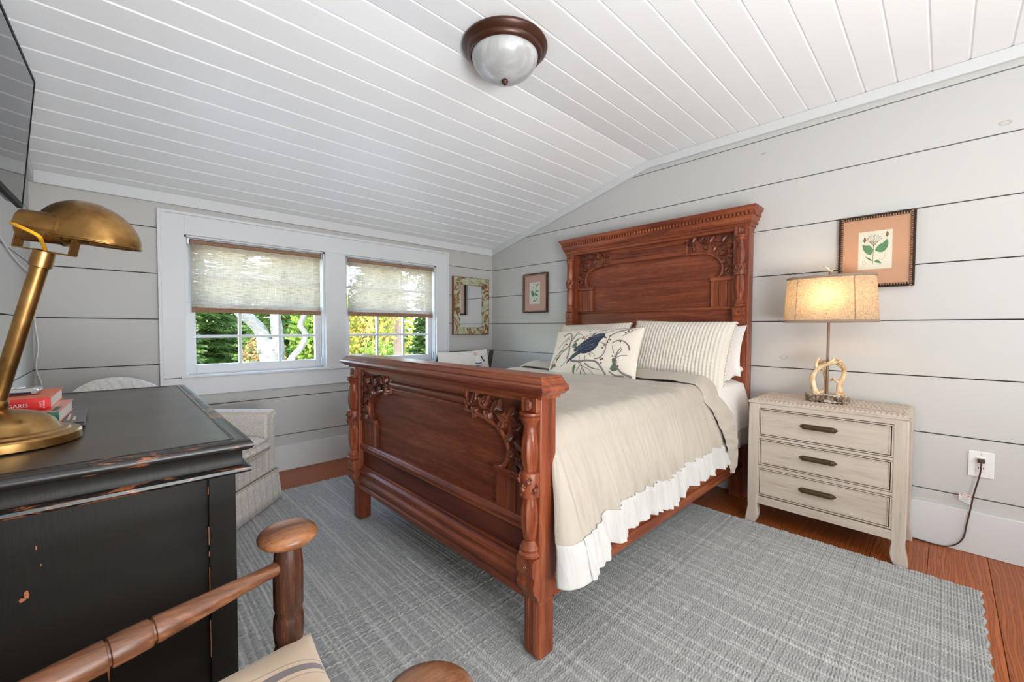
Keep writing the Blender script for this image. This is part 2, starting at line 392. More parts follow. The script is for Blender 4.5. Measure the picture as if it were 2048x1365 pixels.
# shared casing
cas = sroot('trim_4', (1.26, YA, .6))
CX0, CX1, CZ0, CZ1 = .206, 2.325, .614, 1.768
y0, y1 = YA - .02, YA - .0005
for nm, b in (('side_casing', (CX0, OP[0][0], y0, y1, CZ0 + .12, CZ1)), ('side_casing', (OP[1][1], CX1, y0, y1, CZ0 + .12, CZ1)), ('head_casing', (OP[0][0], OP[1][1], y0, y1, OZ1, CZ1)), ('mullion_casing', (OP[0][1], OP[1][0], y0, y1, OZ0, OZ1)), ('apron', (CX0, CX1, y0, y1, CZ0, OZ0 - .012))):
    part(nm, MB().box(*b), M['trimw'], cas, bevel=.0015)
mb = MB().box(CX0 - .012, CX0 + .006, YA - .03, y1, CZ0, CZ1 + .012).box(CX1 - .006, CX1 + .012, YA - .03, y1, CZ0, CZ1 + .012).box(CX0 + .006, CX1 - .006, YA - .03, y1, CZ1 - .006, CZ1 + .012)
part('back_band', mb, M['trimw'], cas, bevel=.002)
part('sill', MB().box(OP[0][0] - .03, OP[1][1] + .03, YA - .035, YA + .05, OZ0 - .012, OZ0 + .002), M['trimw'], cas, bevel=.002)
mb = MB()
for a, b in OP:
    mb.box(a, a + .012, y1, YA + .14, OZ0, OZ1).box(b - .012, b, y1, YA + .14, OZ0, OZ1).box(a, b, y1, YA + .14, OZ1 - .012, OZ1).box(a, b, YA + .05, YA + .16, OZ0 - .012, OZ0 + .01)
part('jamb', mb, M['trimw'], cas)
def window(n, a, b):
    w = sroot('window_%d' % n, ((a + b) / 2, YA + .05, OZ0)); a += .012; b -= .012
    for nm, yy, z0, z1, br, tr_ in (('lower_sash', YA + .045, OZ0 + .01, 1.215, .055, .035), ('upper_sash', YA + .085, 1.18, OZ1 - .012, .035, .055)):
        st = .045; d = .035
        mb = MB().box(a, a + st, yy, yy + d, z0, z1).box(b - st, b, yy, yy + d, z0, z1).box(a + st, b - st, yy, yy + d, z0, z0 + br).box(a + st, b - st, yy, yy + d, z1 - tr_, z1)
        sash = part(nm, mb, M['trimw'], w, bevel=.002)
        gx0, gx1, gz0, gz1 = a + st, b - st, z0 + br, z1 - tr_; t = .0095; gw = (gx1 - gx0) / 3; gh = (gz1 - gz0) / 2
        for i in (1, 2): part('muntin', MB().box(gx0 + gw * i - t, gx0 + gw * i + t, yy + .006, yy + d - .004, gz0, gz1), M['trimw'], sash, bevel=.003)
        part('muntin', MB().box(gx0, gx1, yy + .008, yy + d - .006, gz0 + gh - t, gz0 + gh + t), M['trimw'], sash, bevel=.003)
        for i in range(3):
            for j in range(2): part('pane', MB().add([(gx0 + gw * i, yy + d / 2, gz0 + gh * j), (gx0 + gw * (i + 1), yy + d / 2, gz0 + gh * j), (gx0 + gw * (i + 1), yy + d / 2, gz0 + gh * (j + 1)), (gx0 + gw * i, yy + d / 2, gz0 + gh * (j + 1))], [(0, 1, 2, 3)]), M['glass'], sash)
    return w
window(1, *OP[0]); window(2, *OP[1])
M['metal'] = plain('grey_metal', (.35, .36, .36), .35, metal=.9)
for (a, b), zb, lab in ((OP[0], 1.150, 'left window beside the desk'), (OP[1], 1.152, 'right window beside the worn mirror')):
    a2, b2 = a + .035, b - .03
    r = root('roller_shade', 'half-lowered natural linen roller shade in the ' + lab, 'shade', ((a + b) / 2, YA + .02, zb))
    def sh(u, v):
        x = a2 + (b2 - a2) * u; return (x, YA + .012 + .003 * nz(x * 4, v * 3), zb + .03 + (OZ1 - .055 - zb) * v)
    part('shade_cloth', MB().grid(sh, 40, 20), M['shade'], r, smooth=60)
    part('bottom_hem', MB().grid(lambda u, v: (a2 + (b2 - a2) * u, YA + .006 + .006 * math.sin(v * PI * 2) + .002 * nz(u * 5), zb + .032 * (.5 - .5 * math.cos(v * PI))), 30, 8).box(a2, b2, YA + .004, YA + .011, zb + .002, zb + .030), M['shade_band'], r, smooth=40)
    mb = MB(); mb.tube([(a2 - .004, YA + .022, OZ1 - .035), (b2 + .004, YA + .022, OZ1 - .035)], .0175, 20)
    part('roller', mb, M['shade_band'], r, smooth=40)
    part('bracket', MB().box(a + .013, a2 - .006, YA + .004, YA + .04, OZ1 - .055, OZ1 - .015), M['metal'], r, bevel=.002)
    part('bracket', MB().box(b2 + .006, b - .013, YA + .004, YA + .04, OZ1 - .055, OZ1 - .015), M['metal'], r, bevel=.002)
    part('bead_chain', MB().tube([(b - .018, YA + .012, OZ1 - .03), (b - .018, YA + .012, .80)], .0018, 6).tube([(b - .026, YA + .018, OZ1 - .03), (b - .026, YA + .018, .80)], .0018, 6).tube([(b - .022, YA + .015, .83), (b - .022, YA + .015, .765)], [.006, .005], 8), M['white'], r, smooth=40)

# ------------------------------------------------------------------ outdoors
def mk_leaf(name, cols, tmix=.35):
    t = NT(name); oi = t.n.new('ShaderNodeNewGeometry')
    c = t.ramp(oi.outputs['Random Per Island'], [(i / (len(cols) - 1), k) for i, k in enumerate(cols)])
    df = t.n.new('ShaderNodeBsdfDiffuse'); tl = t.n.new('ShaderNodeBsdfTranslucent'); mx = t.n.new('ShaderNodeMixShader'); mx.inputs[0].default_value = tmix
    t.l.new(c, df.inputs[0]); t.l.new(c, tl.inputs[0]); t.l.new(df.outputs[0], mx.inputs[1]); t.l.new(tl.outputs[0], mx.inputs[2])
    t.l.new(mx.outputs[0], t.n['Material Output'].inputs[0]); return t.m
M['needle'] = mk_leaf('spruce_needles', [(0.028, 0.066, 0.019), (0.055, 0.105, 0.028), (0.094, 0.149, 0.039), (0.143, 0.182, 0.050)])
M['leaf_y'] = mk_leaf('autumn_leaves', [(0.210, 0.225, 0.035), (0.310, 0.250, 0.040), (0.360, 0.210, 0.050), (0.150, 0.210, 0.040), (0.375, 0.300, 0.100)], .5)
M['leaf_g'] = mk_leaf('green_leaves', [(0.060, 0.125, 0.020), (0.140, 0.210, 0.035), (0.225, 0.260, 0.060)], .45)
M['leaf_b'] = mk_leaf('brown_leaves', [(0.150, 0.085, 0.040), (0.225, 0.140, 0.070), (0.140, 0.125, 0.040), (0.100, 0.130, 0.040)], .3)
M['bark'] = plain('dark_bark', (.10, .065, .045), .9)
def mk_birch():
    t = NT('birch_bark'); n = t.noise(t.co((5, 5, 9)), 1.7, 5, .7); n2 = t.noise(t.co(), 14, 4)
    c = t.ramp(n, [(.36, (.03, .03, .02)), (.44, (.075, .08, .06)), (.54, (.055, .052, .044)), (.68, (.085, .08, .073))]); c = t.mix(t.math('MULTIPLY', t.math('GREATER_THAN', n2, .58), .6), c, (.2, .2, .12))
    return t.set(color=c, rough=.85, normal=t.bump(n2, .6, .02))
M['birch'] = mk_birch()
t = NT('lawn_grass'); n = t.noise(t.co(), .9, 4); n2 = t.noise(t.co(), 14, 3)
c = t.mix(t.ramp(n, [(.45, (0, 0, 0)), (.6, (1, 1, 1))]), (.20, .30, .05), (.33, .27, .09)); c = t.mix(t.math('MULTIPLY', n2, .5), c, (.09, .15, .03))
M['grass'] = t.set(color=c, rough=.95)
GZ = -.32
g = MB(); g.grid(lambda u, v: (-25 + 60 * u, 3.6 + 40 * v, GZ + .25 * nz(u * 9, v * 7) - .1), 60, 50)
o = struct('ground', g, M['grass'], smooth=180)
M['pale_slab'] = plain('pale_bounce_slab', (.72, .69, .62), .9)
struct('bounce_slab', MB().box(-6, 9, YA + .2, 8.9, GZ - .6, GZ - .02), M['pale_slab'])  # unseen pale slab added to bounce sunlight up through the windows
def leaf_cloud(mb, cen, rad, n, size, elong=2.0, rnd=random):
    for i in range(n):
        d = Vector((rnd.gauss(0, 1), rnd.gauss(0, 1), rnd.gauss(0, 1))).normalized() * (rnd.random() ** .4)
        p = Vector(cen) + Vector((d.x * rad[0], d.y * rad[1], d.z * rad[2]))
        a = Vector((rnd.gauss(0, 1), rnd.gauss(0, 1), rnd.gauss(0, .6) - .5)).normalized(); b = a.orthogonal(); b.rotate(Matrix.Rotation(rnd.random() * 6.28, 3, a))
        s = size * rnd.uniform(.6, 1.3); w = s / elong
        mb.add([p, p + a * s * .5 + b * w * .5, p + a * s, p + a * s * .5 - b * w * .5], [(0, 1, 2, 3)])
def conifer_mesh(seed, H=8.5, R=1.42, n_wh=62):
    rnd = random.Random(seed); mb = MB()
    for w in range(n_wh):
        z = .12 + (H - .3) * (w / n_wh) ** 1.45; rr = R * (1 - z / H) ** .8
        for b in range(11 if z < 3.5 else 6):
            a = rnd.random() * 6.283; L = rr * rnd.uniform(.75, 1.1); dx, dy = math.cos(a), math.sin(a); dr = rnd.uniform(.12, .3)
            n = int(L / .085) + 2
            for i in range(n):
                f = (i + .5) / n; px, py, pz = dx * L * f, dy * L * f, z - dr * L * f * f + .12 * f ** 3 * L
                wd = .34 * (1 - f) ** .6 * min(1, L) + .10
                for sgn in (-1, 1):
                    q = rnd.uniform(.6, 1.1); ex = px + (-dy * sgn * wd + dx * wd * .7) * q; ey = py + (dx * sgn * wd + dy * wd * .7) * q; ez = pz - wd * .25 + rnd.uniform(-.06, .06)
                    ww = .03
                    mb.add([(px, py, pz), ((px + ex) / 2 + dx * ww, (py + ey) / 2 + dy * ww, (pz + ez) / 2 + .025), (ex, ey, ez), ((px + ex) / 2 - dx * ww, (py + ey) / 2 - dy * ww, (pz + ez) / 2 - .02)], [(0, 1, 2, 3)])
    return mb
cm = [mesh_of('needles', conifer_mesh(s_), M['needle']) for s_ in (3, 8)]
tk = mesh_of('trunk', MB().tube([(0, 0, -.3), (0, 0, 8.6)], [.16, .02], 10), M['bark'], 60)
spots = [(.6, 15.0, 'leftmost of the front row, behind the left pane of the left window'), (4.0, 15.0, 'front row spruce just left of the birch'), (7.4, 15.0, 'front row spruce right of the birch'), (10.8, 15.0, 'front row spruce behind the drooping yellow twigs'), (14.2, 15.0, 'rightmost of the front row'),
    (2.3, 18.7, 'second row spruce in the gap left of the birch'), (5.7, 18.7, 'second row spruce behind the birch fork'), (9.1, 18.7, 'second row spruce in the gap between the windows'), (12.5, 18.7, 'second row spruce behind the right window'), (15.9, 18.7, 'second row spruce at the right end'), (-1.1, 18.7, 'second row spruce at the left end'),
    (4.0, 22.4, 'back row spruce seen over the birch'), (7.4, 22.4, 'back row spruce in the middle'), (10.8, 22.4, 'back row spruce above the golden bush'), (14.2, 22.4, 'back row spruce to the right'), (17.6, 22.4, 'rightmost spruce of the back row')]
spots = [(a_, b_, 1.0, n_ % 2, c_) for n_, (a_, b_, c_) in enumerate(spots)]
for i, (x, y, sc_, k, lab) in enumerate(spots):
    r = root('spruce_tree', 'green spruce, ' + lab, 'tree', (x, y, GZ - .12), (0, 0, i * 1.7), 'spruces beyond the lawn'); r.scale = (sc_,) * 3
    for nm, me in (('foliage', cm[k]), ('trunk', tk)):
        o = bpy.data.objects.new(nm, me); COL.objects.link(o); o.parent = r
        if nm == 'foliage': o['kind'] = 'stuff'
# birch
r = root('birch_tree', 'mottled white birch with forked trunk outside the left window', 'tree', (2.0, 8.0, GZ - .1))
mb = MB(); mb.tube(spline([(2.03, 8, -.6), (1.98, 8, .1), (1.94, 8, .55), (1.93, 8, .85)], 12), [.26, .24, .21, .20, .20, .19, .19, .19, .19, .185, .18, .17, .13], 16)
part('trunk', mb, M['birch'], r, smooth=180)
part('limb', MB().tube(spline([(1.84, 8, .62), (1.80, 8, .95), (1.62, 7.95, 1.18), (1.42, 7.9, 1.4), (1.35, 7.9, 2.2), (1.1, 7.8, 3.6)], 24), [.12 - .003 * i for i in range(25)], 12), M['birch'], r, smooth=180)
part('limb', MB().tube(spline([(2.03, 8, .6), (2.02, 8.0, 1.0), (2.02, 8.05, 1.5), (2.15, 8.1, 2.4), (2.3, 8.2, 3.8)], 24), [.115 - .003 * i for i in range(25)], 12), M['birch'], r, smooth=180)
part('limb', MB().tube(spline([(2.08, 7.9, .2), (2.18, 7.8, .5), (2.36, 7.75, .75), (2.40, 7.75, .95), (2.33, 7.75, 1.1), (2.42, 7.75, 1.35), (2.7, 7.8, 2.2), (2.9, 7.8, 3.2)], 30), [.06 - .001 * i for i in range(31)], 10), M['birch'], r, smooth=180)
mb = MB(); rnd = random.Random(5)
for c_, R_, n_ in (((1.2, 8.2, 3.4), (1.3, .55, .8), 1500), ((2.2, 8.2, 3.4), (.9, .55, .8), 1000)): leaf_cloud(mb, c_, R_, n_, .07, 1.6, rnd)
part('foliage', mb, M['leaf_y'], r, stuff=True)
# bushes
def bush(name, lab, cen, rad, n, size, mat, cat='bush', seed=1, trunkm='bark', elong=1.7):
    rnd = random.Random(seed); r = root(name, lab, cat, (cen[0], cen[1], GZ - .1)); mb = MB(); leaf_cloud(mb, cen, rad, n, size, elong, rnd)
    part('foliage', mb, mat, r, stuff=True); tb = MB()
    for i in range(5):
        a = i * 1.3 + seed; tb.tube(spline([(cen[0] + .1 * math.cos(a), cen[1] + .1 * math.sin(a), GZ - .3), (cen[0] + rad[0] * .25 * math.cos(a), cen[1] + rad[1] * .25 * math.sin(a), cen[2] - rad[2] * .3), (cen[0] + rad[0] * .6 * math.cos(a), cen[1] + rad[1] * .6 * math.sin(a), cen[2] + rad[2] * .6)], 8), [.03 - .003 * k for k in range(9)], 6)
    part('stem', tb, M[trunkm], r, smooth=180); return r
bush('leafy_bush', 'yellow green leafy bush right of the birch outside the left window', (4.35, 11.9, .9), (1.05, .8, 1.3), 6500, .12, M['leaf_g'], seed=2)
bush('leafy_bush', 'tawny brown leaved shrub behind the birch trunk', (2.7, 11.9, .15), (.5, .6, .75), 2600, .10, M['leaf_b'], seed=3)
bush('leafy_bush', 'golden autumn bush in the left pane of the right window', (4.5, 9.7, .9), (1.1, .75, 1.4), 4600, .10, M['leaf_y'], seed=4)
bush('leafy_bush', 'low bright green bush beneath the golden bush', (4.05, 8.25, .15), (.5, .45, .7), 2200, .07, M['leaf_g'], seed=6)
bush('leafy_bush', 'heap of brown fallen twigs and leaves on the lawn edge', (.9, 12.3, -.1), (.7, .5, .34), 1800, .10, M['leaf_b'], 'leaf pile', seed=8)
bush('garden_tree', 'dark trunked tree with drooping yellow twigs outside the right window', (4.5, 6.85, 2.6), (.9, .6, .8), 2400, .08, M['leaf_y'], 'tree', seed=9)
r = [o for o in COL.objects if o.name.startswith('garden_tree')][0]
part('trunk', MB().tube([(3.98, 7.35, -.5), (3.95, 7.35, 1.2), (3.9, 7.35, 3.4)], [.09, .075, .05], 10), M['bark'], r, smooth=60)
tw = MB(); lv = MB(); rnd = random.Random(12)
for i in range(26):
    x = 3.25 + rnd.random() * .75; y = 6.9 + rnd.random() * .5; z0 = 1.9; z1 = rnd.uniform(.55, 1.1)
    pts = spline([(x + .1, y, z0), (x + rnd.uniform(-.1, .1), y, (z0 + z1) / 2), (x + rnd.uniform(-.25, .25), y, z1)], 8); tw.tube(pts, .005, 4)
    for k in range(7):
        p = pts[rnd.randint(2, 8)]; leaf_cloud(lv, p, (.05, .05, .05), 1, .085, 1.9, rnd)
part('twig', tw, M['leaf_b'], r, stuff=True); part('hanging_leaf', lv, M['leaf_y'], r, stuff=True)

# ------------------------------------------------------------------ rug
RX0, RX1, RY0, RY1 = .06, 2.490, -.128, 2.92
def mk_rug():
    t = NT('rug_wool'); at = t.n.new('ShaderNodeAttribute'); at.attribute_name = 'yarn'
    n = t.noise(t.co(), 420, 2, .8); n2 = t.noise(t.co((1, 1, 1)), 3.0, 3); n3 = t.noise(t.co((90, 250, 90)), 1, 3)
    base = t.ramp(n3, [(.3, (.19, .19, .185)), (.52, (.35, .348, .338)), (.7, (.50, .49, .475))])
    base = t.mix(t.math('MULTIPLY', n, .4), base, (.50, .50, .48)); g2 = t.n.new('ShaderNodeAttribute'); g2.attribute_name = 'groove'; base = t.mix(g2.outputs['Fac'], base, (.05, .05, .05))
    c = t.mix(at.outputs['Fac'], base, (.78, .76, .71))
    return t.set(color=c, rough=.95, sheen=.3, normal=t.bump(n, .6, .003))
M['rug'] = mk_rug()
NY = int((RY1 - RY0) / .0088); S_ = 3; ny = NY * S_ + 1; nx = 600
yy = np.linspace(RY0, RY1, ny); xx = np.linspace(RX0, RX1, nx)
X, Y = np.meshgrid(xx, yy)
row = np.floor((Y - RY0) / .0088 - 1e-6).astype(int).clip(0, NY - 1)
ph = ((Y - RY0) / .0088) % 1.0
ridge = np.sin(np.pi * np.clip(ph, 0, 1)) ** .7
rs = np.random.RandomState(4)
# warp threads: columns at irregular spacing running along Y, drifting; segments may vanish
cols = []; x = RX0
while x < RX1: x += rs.uniform(.0165, .0235); cols.append(x)
cols = np.array(cols); thr = np.zeros_like(X); dip = np.zeros_like(X)
for ci, cxx in enumerate(cols):
    seglen = 46; on = rs.rand(NY // seglen + 2) < .34; strong = rs.rand() < .09
    jit = np.cumsum(rs.randn(NY + 1)) * .0006; jit -= np.linspace(jit[0], jit[-1], NY + 1)
    xc = cxx + np.clip(jit, -.006, .006)[row]
    i0 = max(0, int((cxx - .02 - RX0) / (RX1 - RX0) * (nx - 1))); i1 = min(nx, i0 + 14)
    d = np.abs(X[:, i0:i1] - xc[:, i0:i1]); m = np.clip(1.3 - d / .0045, 0, 1)
    vis = on[(row[:, i0:i1] + ci * 7) // seglen % len(on)] | strong
    dip[:, i0:i1] = np.maximum(dip[:, i0:i1], m * .8); thr[:, i0:i1] = np.maximum(thr[:, i0:i1], m * np.where(vis, .72, .2))
rowamp = (.8 + .4 * rs.rand(NY))[row]
Z = .0035 + .0085 * (.35 + .65 * ridge) * rowamp * (1 - .72 * dip)
edge = np.minimum(np.minimum(X - RX0, RX1 - X), np.minimum(Y - RY0, RY1 - Y)); Z = np.where(edge < .004, .001, Z)
wob = .0035 * np.sin(Y * 130) * (X > RX1 - .01); X = X + wob; Y = Y + .004 * np.sin(X * 95) * (Y > RY1 - .01) + .003 * np.sin(X * 80) * (Y < RY0 + .01)
verts = np.stack([X, Y, Z], -1).reshape(-1, 3).astype(np.float32)
idx = np.arange(ny * nx).reshape(ny, nx); q = np.stack([idx[:-1, :-1], idx[:-1, 1:], idx[1:, 1:], idx[1:, :-1]], -1).reshape(-1, 4)
me = bpy.data.meshes.new('rug'); me.vertices.add(len(verts)); me.vertices.foreach_set('co', verts.ravel())
me.loops.add(q.size); me.loops.foreach_set('vertex_index', q.ravel().astype(np.int32)); me.polygons.add(len(q))
me.polygons.foreach_set('loop_start', np.arange(0, q.size, 4, dtype=np.int32)); me.polygons.foreach_set('loop_total', np.full(len(q), 4, np.int32)); me.update()
at = me.attributes.new('yarn', 'FLOAT', 'POINT'); at.data.foreach_set('value', (thr * (.22 + .78 * np.clip(1.4 - 1.4 * ridge, 0, 1))).clip(0, 1).reshape(-1).astype(np.float32))
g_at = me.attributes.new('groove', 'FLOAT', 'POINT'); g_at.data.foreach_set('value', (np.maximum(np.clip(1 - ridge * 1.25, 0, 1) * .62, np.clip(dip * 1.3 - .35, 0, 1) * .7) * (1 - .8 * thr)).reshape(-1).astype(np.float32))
me.materials.append(M['rug']); me.shade_smooth()
rug = bpy.data.objects.new('rug', me); COL.objects.link(rug); rug['label'] = 'chunky grey handwoven rug with white threads under the bed'; rug['category'] = 'rug'
RZ = .012

# ------------------------------------------------------------------ bed
bed = root('carved_bed', 'antique reddish oak bed with carved headboard and footboard', 'bed', (1.85, 1.545, RZ))
YC = 1.545
def leafshape(n=9, lob=3, w=.5):
    pts = []
    for i in range(n * 2 + 1):
        t = i / (n * 2); u = t * 2 if t < .5 else 2 - t * 2; sgn = 1 if t < .5 else -1
        r = w * math.sin(PI * min(1, u * 1.02)) ** .8 * (.72 + .38 * abs(math.sin(PI * lob * u))); pts.append((u, sgn * r))
    return pts[:-1]
def carve_leaf(mb, fn, a, b, ang, L, W=.5, h=.008, lob=3):
    ca, sa = math.cos(ang), math.sin(ang); out = leafshape(8, lob, W)
    spine = [(i / 5, 0) for i in range(6)]
    ring = [fn(a + L * (u * ca - v * sa), b + L * (u * sa + v * ca), 0) for u, v in out]
    mid = [fn(a + L * (u * ca - v * .55 * sa), b + L * (u * sa + v * .55 * ca), h) for u, v in out]
    sp = [fn(a + L * (u * ca), b + L * (u * sa), h * .6) for u, v in out]
    n = len(out); mb.add(ring + mid + sp, [(i, (i + 1) % n, n + (i + 1) % n, n + i) for i in range(n)] + [(n + i, n + (i + 1) % n, 2 * n + (i + 1) % n, 2 * n + i) for i in range(n)])
def carve_scroll(mb, fn, a, b, r, turns=1.4, sgn=1, a0=0, th=.006):
    pts = []; rad = []
    for i in range(22):
        t = i / 21; an = a0 + sgn * t * turns * 2 * PI; rr = r * (1 - .85 * t); pts.append(fn(a + rr * math.cos(an), b + rr * math.sin(an), th * .4)); rad.append(th * (1 - .3 * t))
    mb.tube(pts, rad, 7); mb.sphere(fn(a, b, th * .5), th * 1.3, 8, 6)
def outline_half(arc, off_in, zb):
    return arc + [(off_in, zb)]
def panel_end(pre, xf, zt, zb, arc, blk, stile, hob, ztop_plate, top_dark):
    """carved board: xf front plane of frame, arc: half outline list of (off,z)"""
    # recessed field panel
    part('panel', MB().box(xf + .018, xf + .03, YC - .62, YC + .62, zb - .01, zt + .02), M['oak_panel'], bed)
    right = [(YC - o_, z_) for o_, z_ in arc]; left = [(YC + o_, z_) for o_, z_ in arc]
    # frame plates either side (ngon) plus top plate
    for sgn in (-1, 1):
        pts = [(YC + sgn * blk, ztop_plate)] + [(YC + sgn * o_, z_) for o_, z_ in arc if o_ >= blk - 1e-6] + [(YC + sgn * stile, arc[-1][1]), (YC + sgn * stile, zb), (YC + sgn * .64, zb), (YC + sgn * .64, ztop_plate)]
        part('spandrel', MB().prism(pts, 'X', xf + .004, xf + .02), M['oak_carve'], bed, bevel=.001)
        # moulding following arc
        p3 = [Vector((xf - .001, YC + sgn * (o_ + .006), z_ + .004)) for o_, z_ in arc if o_ >= blk - 1e-6]
        part('arch_moulding', MB().tube(spline(p3, 40), .0095, 8), M['oak_z'], bed, smooth=60)
        # rim strips
        part('rim', MB().box(xf - .006, xf + .01, YC + sgn * blk, YC + sgn * (blk + .014), arc[0][1] + .002, ztop_plate), M['oak_z'], bed, bevel=.002)
        part('rim', MB().box(xf - .006, xf + .01, YC + sgn * (blk + .014), YC + sgn * .625, ztop_plate - .014, ztop_plate), M['oak_y'], bed, bevel=.002)
        part('rim', MB().box(xf - .006, xf + .01, YC + sgn * .610, YC + sgn * .625, arc[-1][1] + .002, ztop_plate - .014), M['oak_z'], bed, bevel=.002)
        part('shelf_block', MB().box(xf - .010, xf + .014, YC + sgn * (stile - .004), YC + sgn * .625, arc[-1][1] - .012, arc[-1][1] + .012), M['oak_y'], bed, bevel=.003)
        w = (.622 - stile) / 3
        for i in range(3): part('reeded_stile', MB().box(xf - .003, xf + .012, YC + sgn * (stile + w * i + .0015), YC + sgn * (stile + w * (i + 1) - .0015), zb, arc[-1][1] - .012), M['oak_z'], bed, bevel=.0025)
        # carving
        mb = MB(); fn = lambda a, b, h, sgn=sgn: (xf + .004 - h, YC + sgn * a, b)
        zt_ = ztop_plate - .02; ex = .598
        hh = ztop_plate - arc[-1][1]
        stem = [(blk + .03, zt_ - .045), (blk + .09, zt_ - .03), (blk + .16, zt_ - .05), (ex - .045, zt_ - .06), (ex - .02, zt_ - .11), (ex - .03, zt_ - .16), (ex - .01, zt_ - .21), (ex - .025, arc[-1][1] + .035)]
        mb.tube(spline([fn(a, b, .004) for a, b in stem], 40), .0055, 7)
        for a, b, an, L in ((blk + .03, zt_ - .045, 2.5, .045), (blk + .05, zt_ - .035, 1.1, .05), (blk + .05, zt_ - .045, -1.0, .04), (blk + .10, zt_ - .03, .7, .05), (blk + .12, zt_ - .045, 2.2, .05), (blk + .12, zt_ - .05, -.9, .05),
                            (blk + .16, zt_ - .05, .9, .06), (blk + .19, zt_ - .055, -.3, .055), (ex - .06, zt_ - .055, .9, .055), (ex - .04, zt_ - .09, .3, .05), (ex - .03, zt_ - .11, 3.6, .055), (ex - .03, zt_ - .13, -.6, .05),
                            (ex - .03, zt_ - .16, 3.9, .05), (ex - .02, zt_ - .18, -.9, .05), (ex - .015, zt_ - .21, 4.0, .045), (blk + .07, zt_ - .06, -2.0, .035), (ex - .09, zt_ - .07, -2.1, .045), (ex - .012, zt_ - .205, 1.2, .04)):
            if b < arc[-1][1] + .03: continue
            carve_leaf(mb, fn, a, b, an, L, .42, .016)
        carve_scroll(mb, fn, ex - .095, zt_ - .085, .021, 1.4, 1, 1.0, .006)
        carve_scroll(mb, fn, ex - .02, arc[-1][1] + .04, .019, 1.4, -1, 1.5, .006)
        carve_scroll(mb, fn, blk + .145, zt_ - .02, .013, 1.2, -1, 0, .005)
        part('leaf_carving', mb, M['oak_carve'], bed, smooth=50)
def column(x, y, seg):
    """seg: dict of heights; half-engaged turned column"""
    zt, zb, b1, b0 = seg['top'], seg['bot'], seg['b1'], seg['b0']; R = .031
    def body(za, zb_, flip=False):
        L = za - zb_; out = []
        for i in range(9):
            t = i / 8; tt = t if not flip else 1 - t
            out.append((R * (.62 + .34 * math.sin(PI * (.12 + .78 * tt)) ** 1.5), zb_ + L * t))
        return out
    pr = [(R * .9, zb), (R * 1.12, zb + .006), (R * 1.12, zb + .014), (R * .92, zb + .02), (R * 1.02, zb + .028), (R * .8, zb + .04), (R * .55, zb + .052), (R * .66, zb + .058)]
    pr += body(b0 - .004, zb + .062, True)
    pr += [(R * 1.05, b0 - .002), (R * 1.1, b0 + .004), (R * 1.02, (b0 + b1) / 2), (R * 1.1, b1 - .004), (R * 1.03, b1 + .002)]
    pr += body(zt - .062, b1 + .006, False)
    pr += [(R * .7, zt - .055), (R * .62, zt - .048), (R * .78, zt - .034), (R * 1.05, zt - .02), (R * 1.1, zt - .014), (R * .95, zt - .012), (R * 1.12, zt - .006), (R * 1.12, zt)]
    o = part('column', MB().lathe(pr, (x, y, 0), 32, flute=(zb + .063, b0 - .005, 8, b1 + .007, zt - .063)), M['oak_z'], bed, smooth=40)
    mb = MB()
    for k in range(5):
        a = PI + (k - 2) * .62; zc = (b0 + b1) / 2 + (.012 if k % 2 else -.012)
        mb.sphere((x + R * 1.04 * math.cos(a), y + R * 1.04 * math.sin(a), zc), .0095, 8, 6)
        mb.tube([(x + R * 1.08 * math.cos(a + d), y + R * 1.08 * math.sin(a + d), zc + .018 * math.sin(d * 9)) for d in (-.3, -.15, 0, .15, .3)], .003, 5)
    part('rosette', mb, M['oak_carve'], o, smooth=60, stuff=True)
def bracket(x, y, zt, zb, w=.036):
    H = zt - zb
    pr = [(x, zt), (x - .030, zt), (x - .036, zt - .012), (x - .036, zt - .05), (x - .030, zt - .056), (x - .028, zt - .07), (x - .034, zt - .085), (x - .030, zt - .105), (x - .016, zt - .12), (x - .010, zb + .012), (x - .006, zb), (x, zb)]
    o = part('corbel', MB().prism(pr, 'Y', y - w, y + w), M['oak_z'], bed, bevel=.002)
    part('rosette', MB().tube([(x - .038, y, zt - .03), (x - .033, y, zt - .03)], [.008, .011], 12).tube([(x - .041, y, zt - .03), (x - .037, y, zt - .03)], [.003, .005], 10), M['oak_carve'], o, smooth=40)
# --- footboard
XP = .935
for y0_, y1_ in ((.848, .922), (2.168, 2.242)):
    pc = (y0_ + y1_) / 2
    part('post', MB().prism([(XP + .004, y0_), (XP + .072, y0_), (XP + .072, y1_), (XP + .004, y1_), (XP, y1_ - .004), (XP, y0_ + .004)], 'Z', .20, .842), M['oak_z'], bed, bevel=.003)
    part('leg', MB().box(XP + .001, XP + .071, y0_ + .001, y1_ - .001, RZ, .2005), M['oak_z'], bed, bevel=.009)
    for q_ in (-.016, .016): part('leg_bead', MB().box(XP - .002, XP + .004, pc + q_ - .007, pc + q_ + .007, .03, .2), M['oak_z'], bed, bevel=.002)
    part('post_block', MB().box(XP - .016, XP + .01, pc - .033, pc + .033, .795, .842), M['oak_z'], bed, bevel=.003)
    mb = MB(); carve_leaf(mb, lambda a, b, h, pc=pc: (XP - .016 - h, pc + a, b), .0, .80, 1.57, .036, .42, .005, 2)
    part('block_carving', mb, M['oak_carve'], bed, smooth=50)
    column(XP - .008, pc, dict(top=.795, bot=.342, b1=.607, b0=.536))
    bracket(XP + .004, pc, .342, .196)
XFr = .957
arcF = [(.29, .742), (.36, .738), (.43, .722), (.49, .695), (.522, .655), (.526, .62), (.512, .588), (.492, .571), (.468, .566)]
panel_end('foot', XFr, .742, .437, arcF, .29, .468, 0, .832, False)
part('frieze_board', MB().box(XFr + .002, XFr + .02, YC - .29, YC + .29, .742, .84), M['oak_y'], bed)
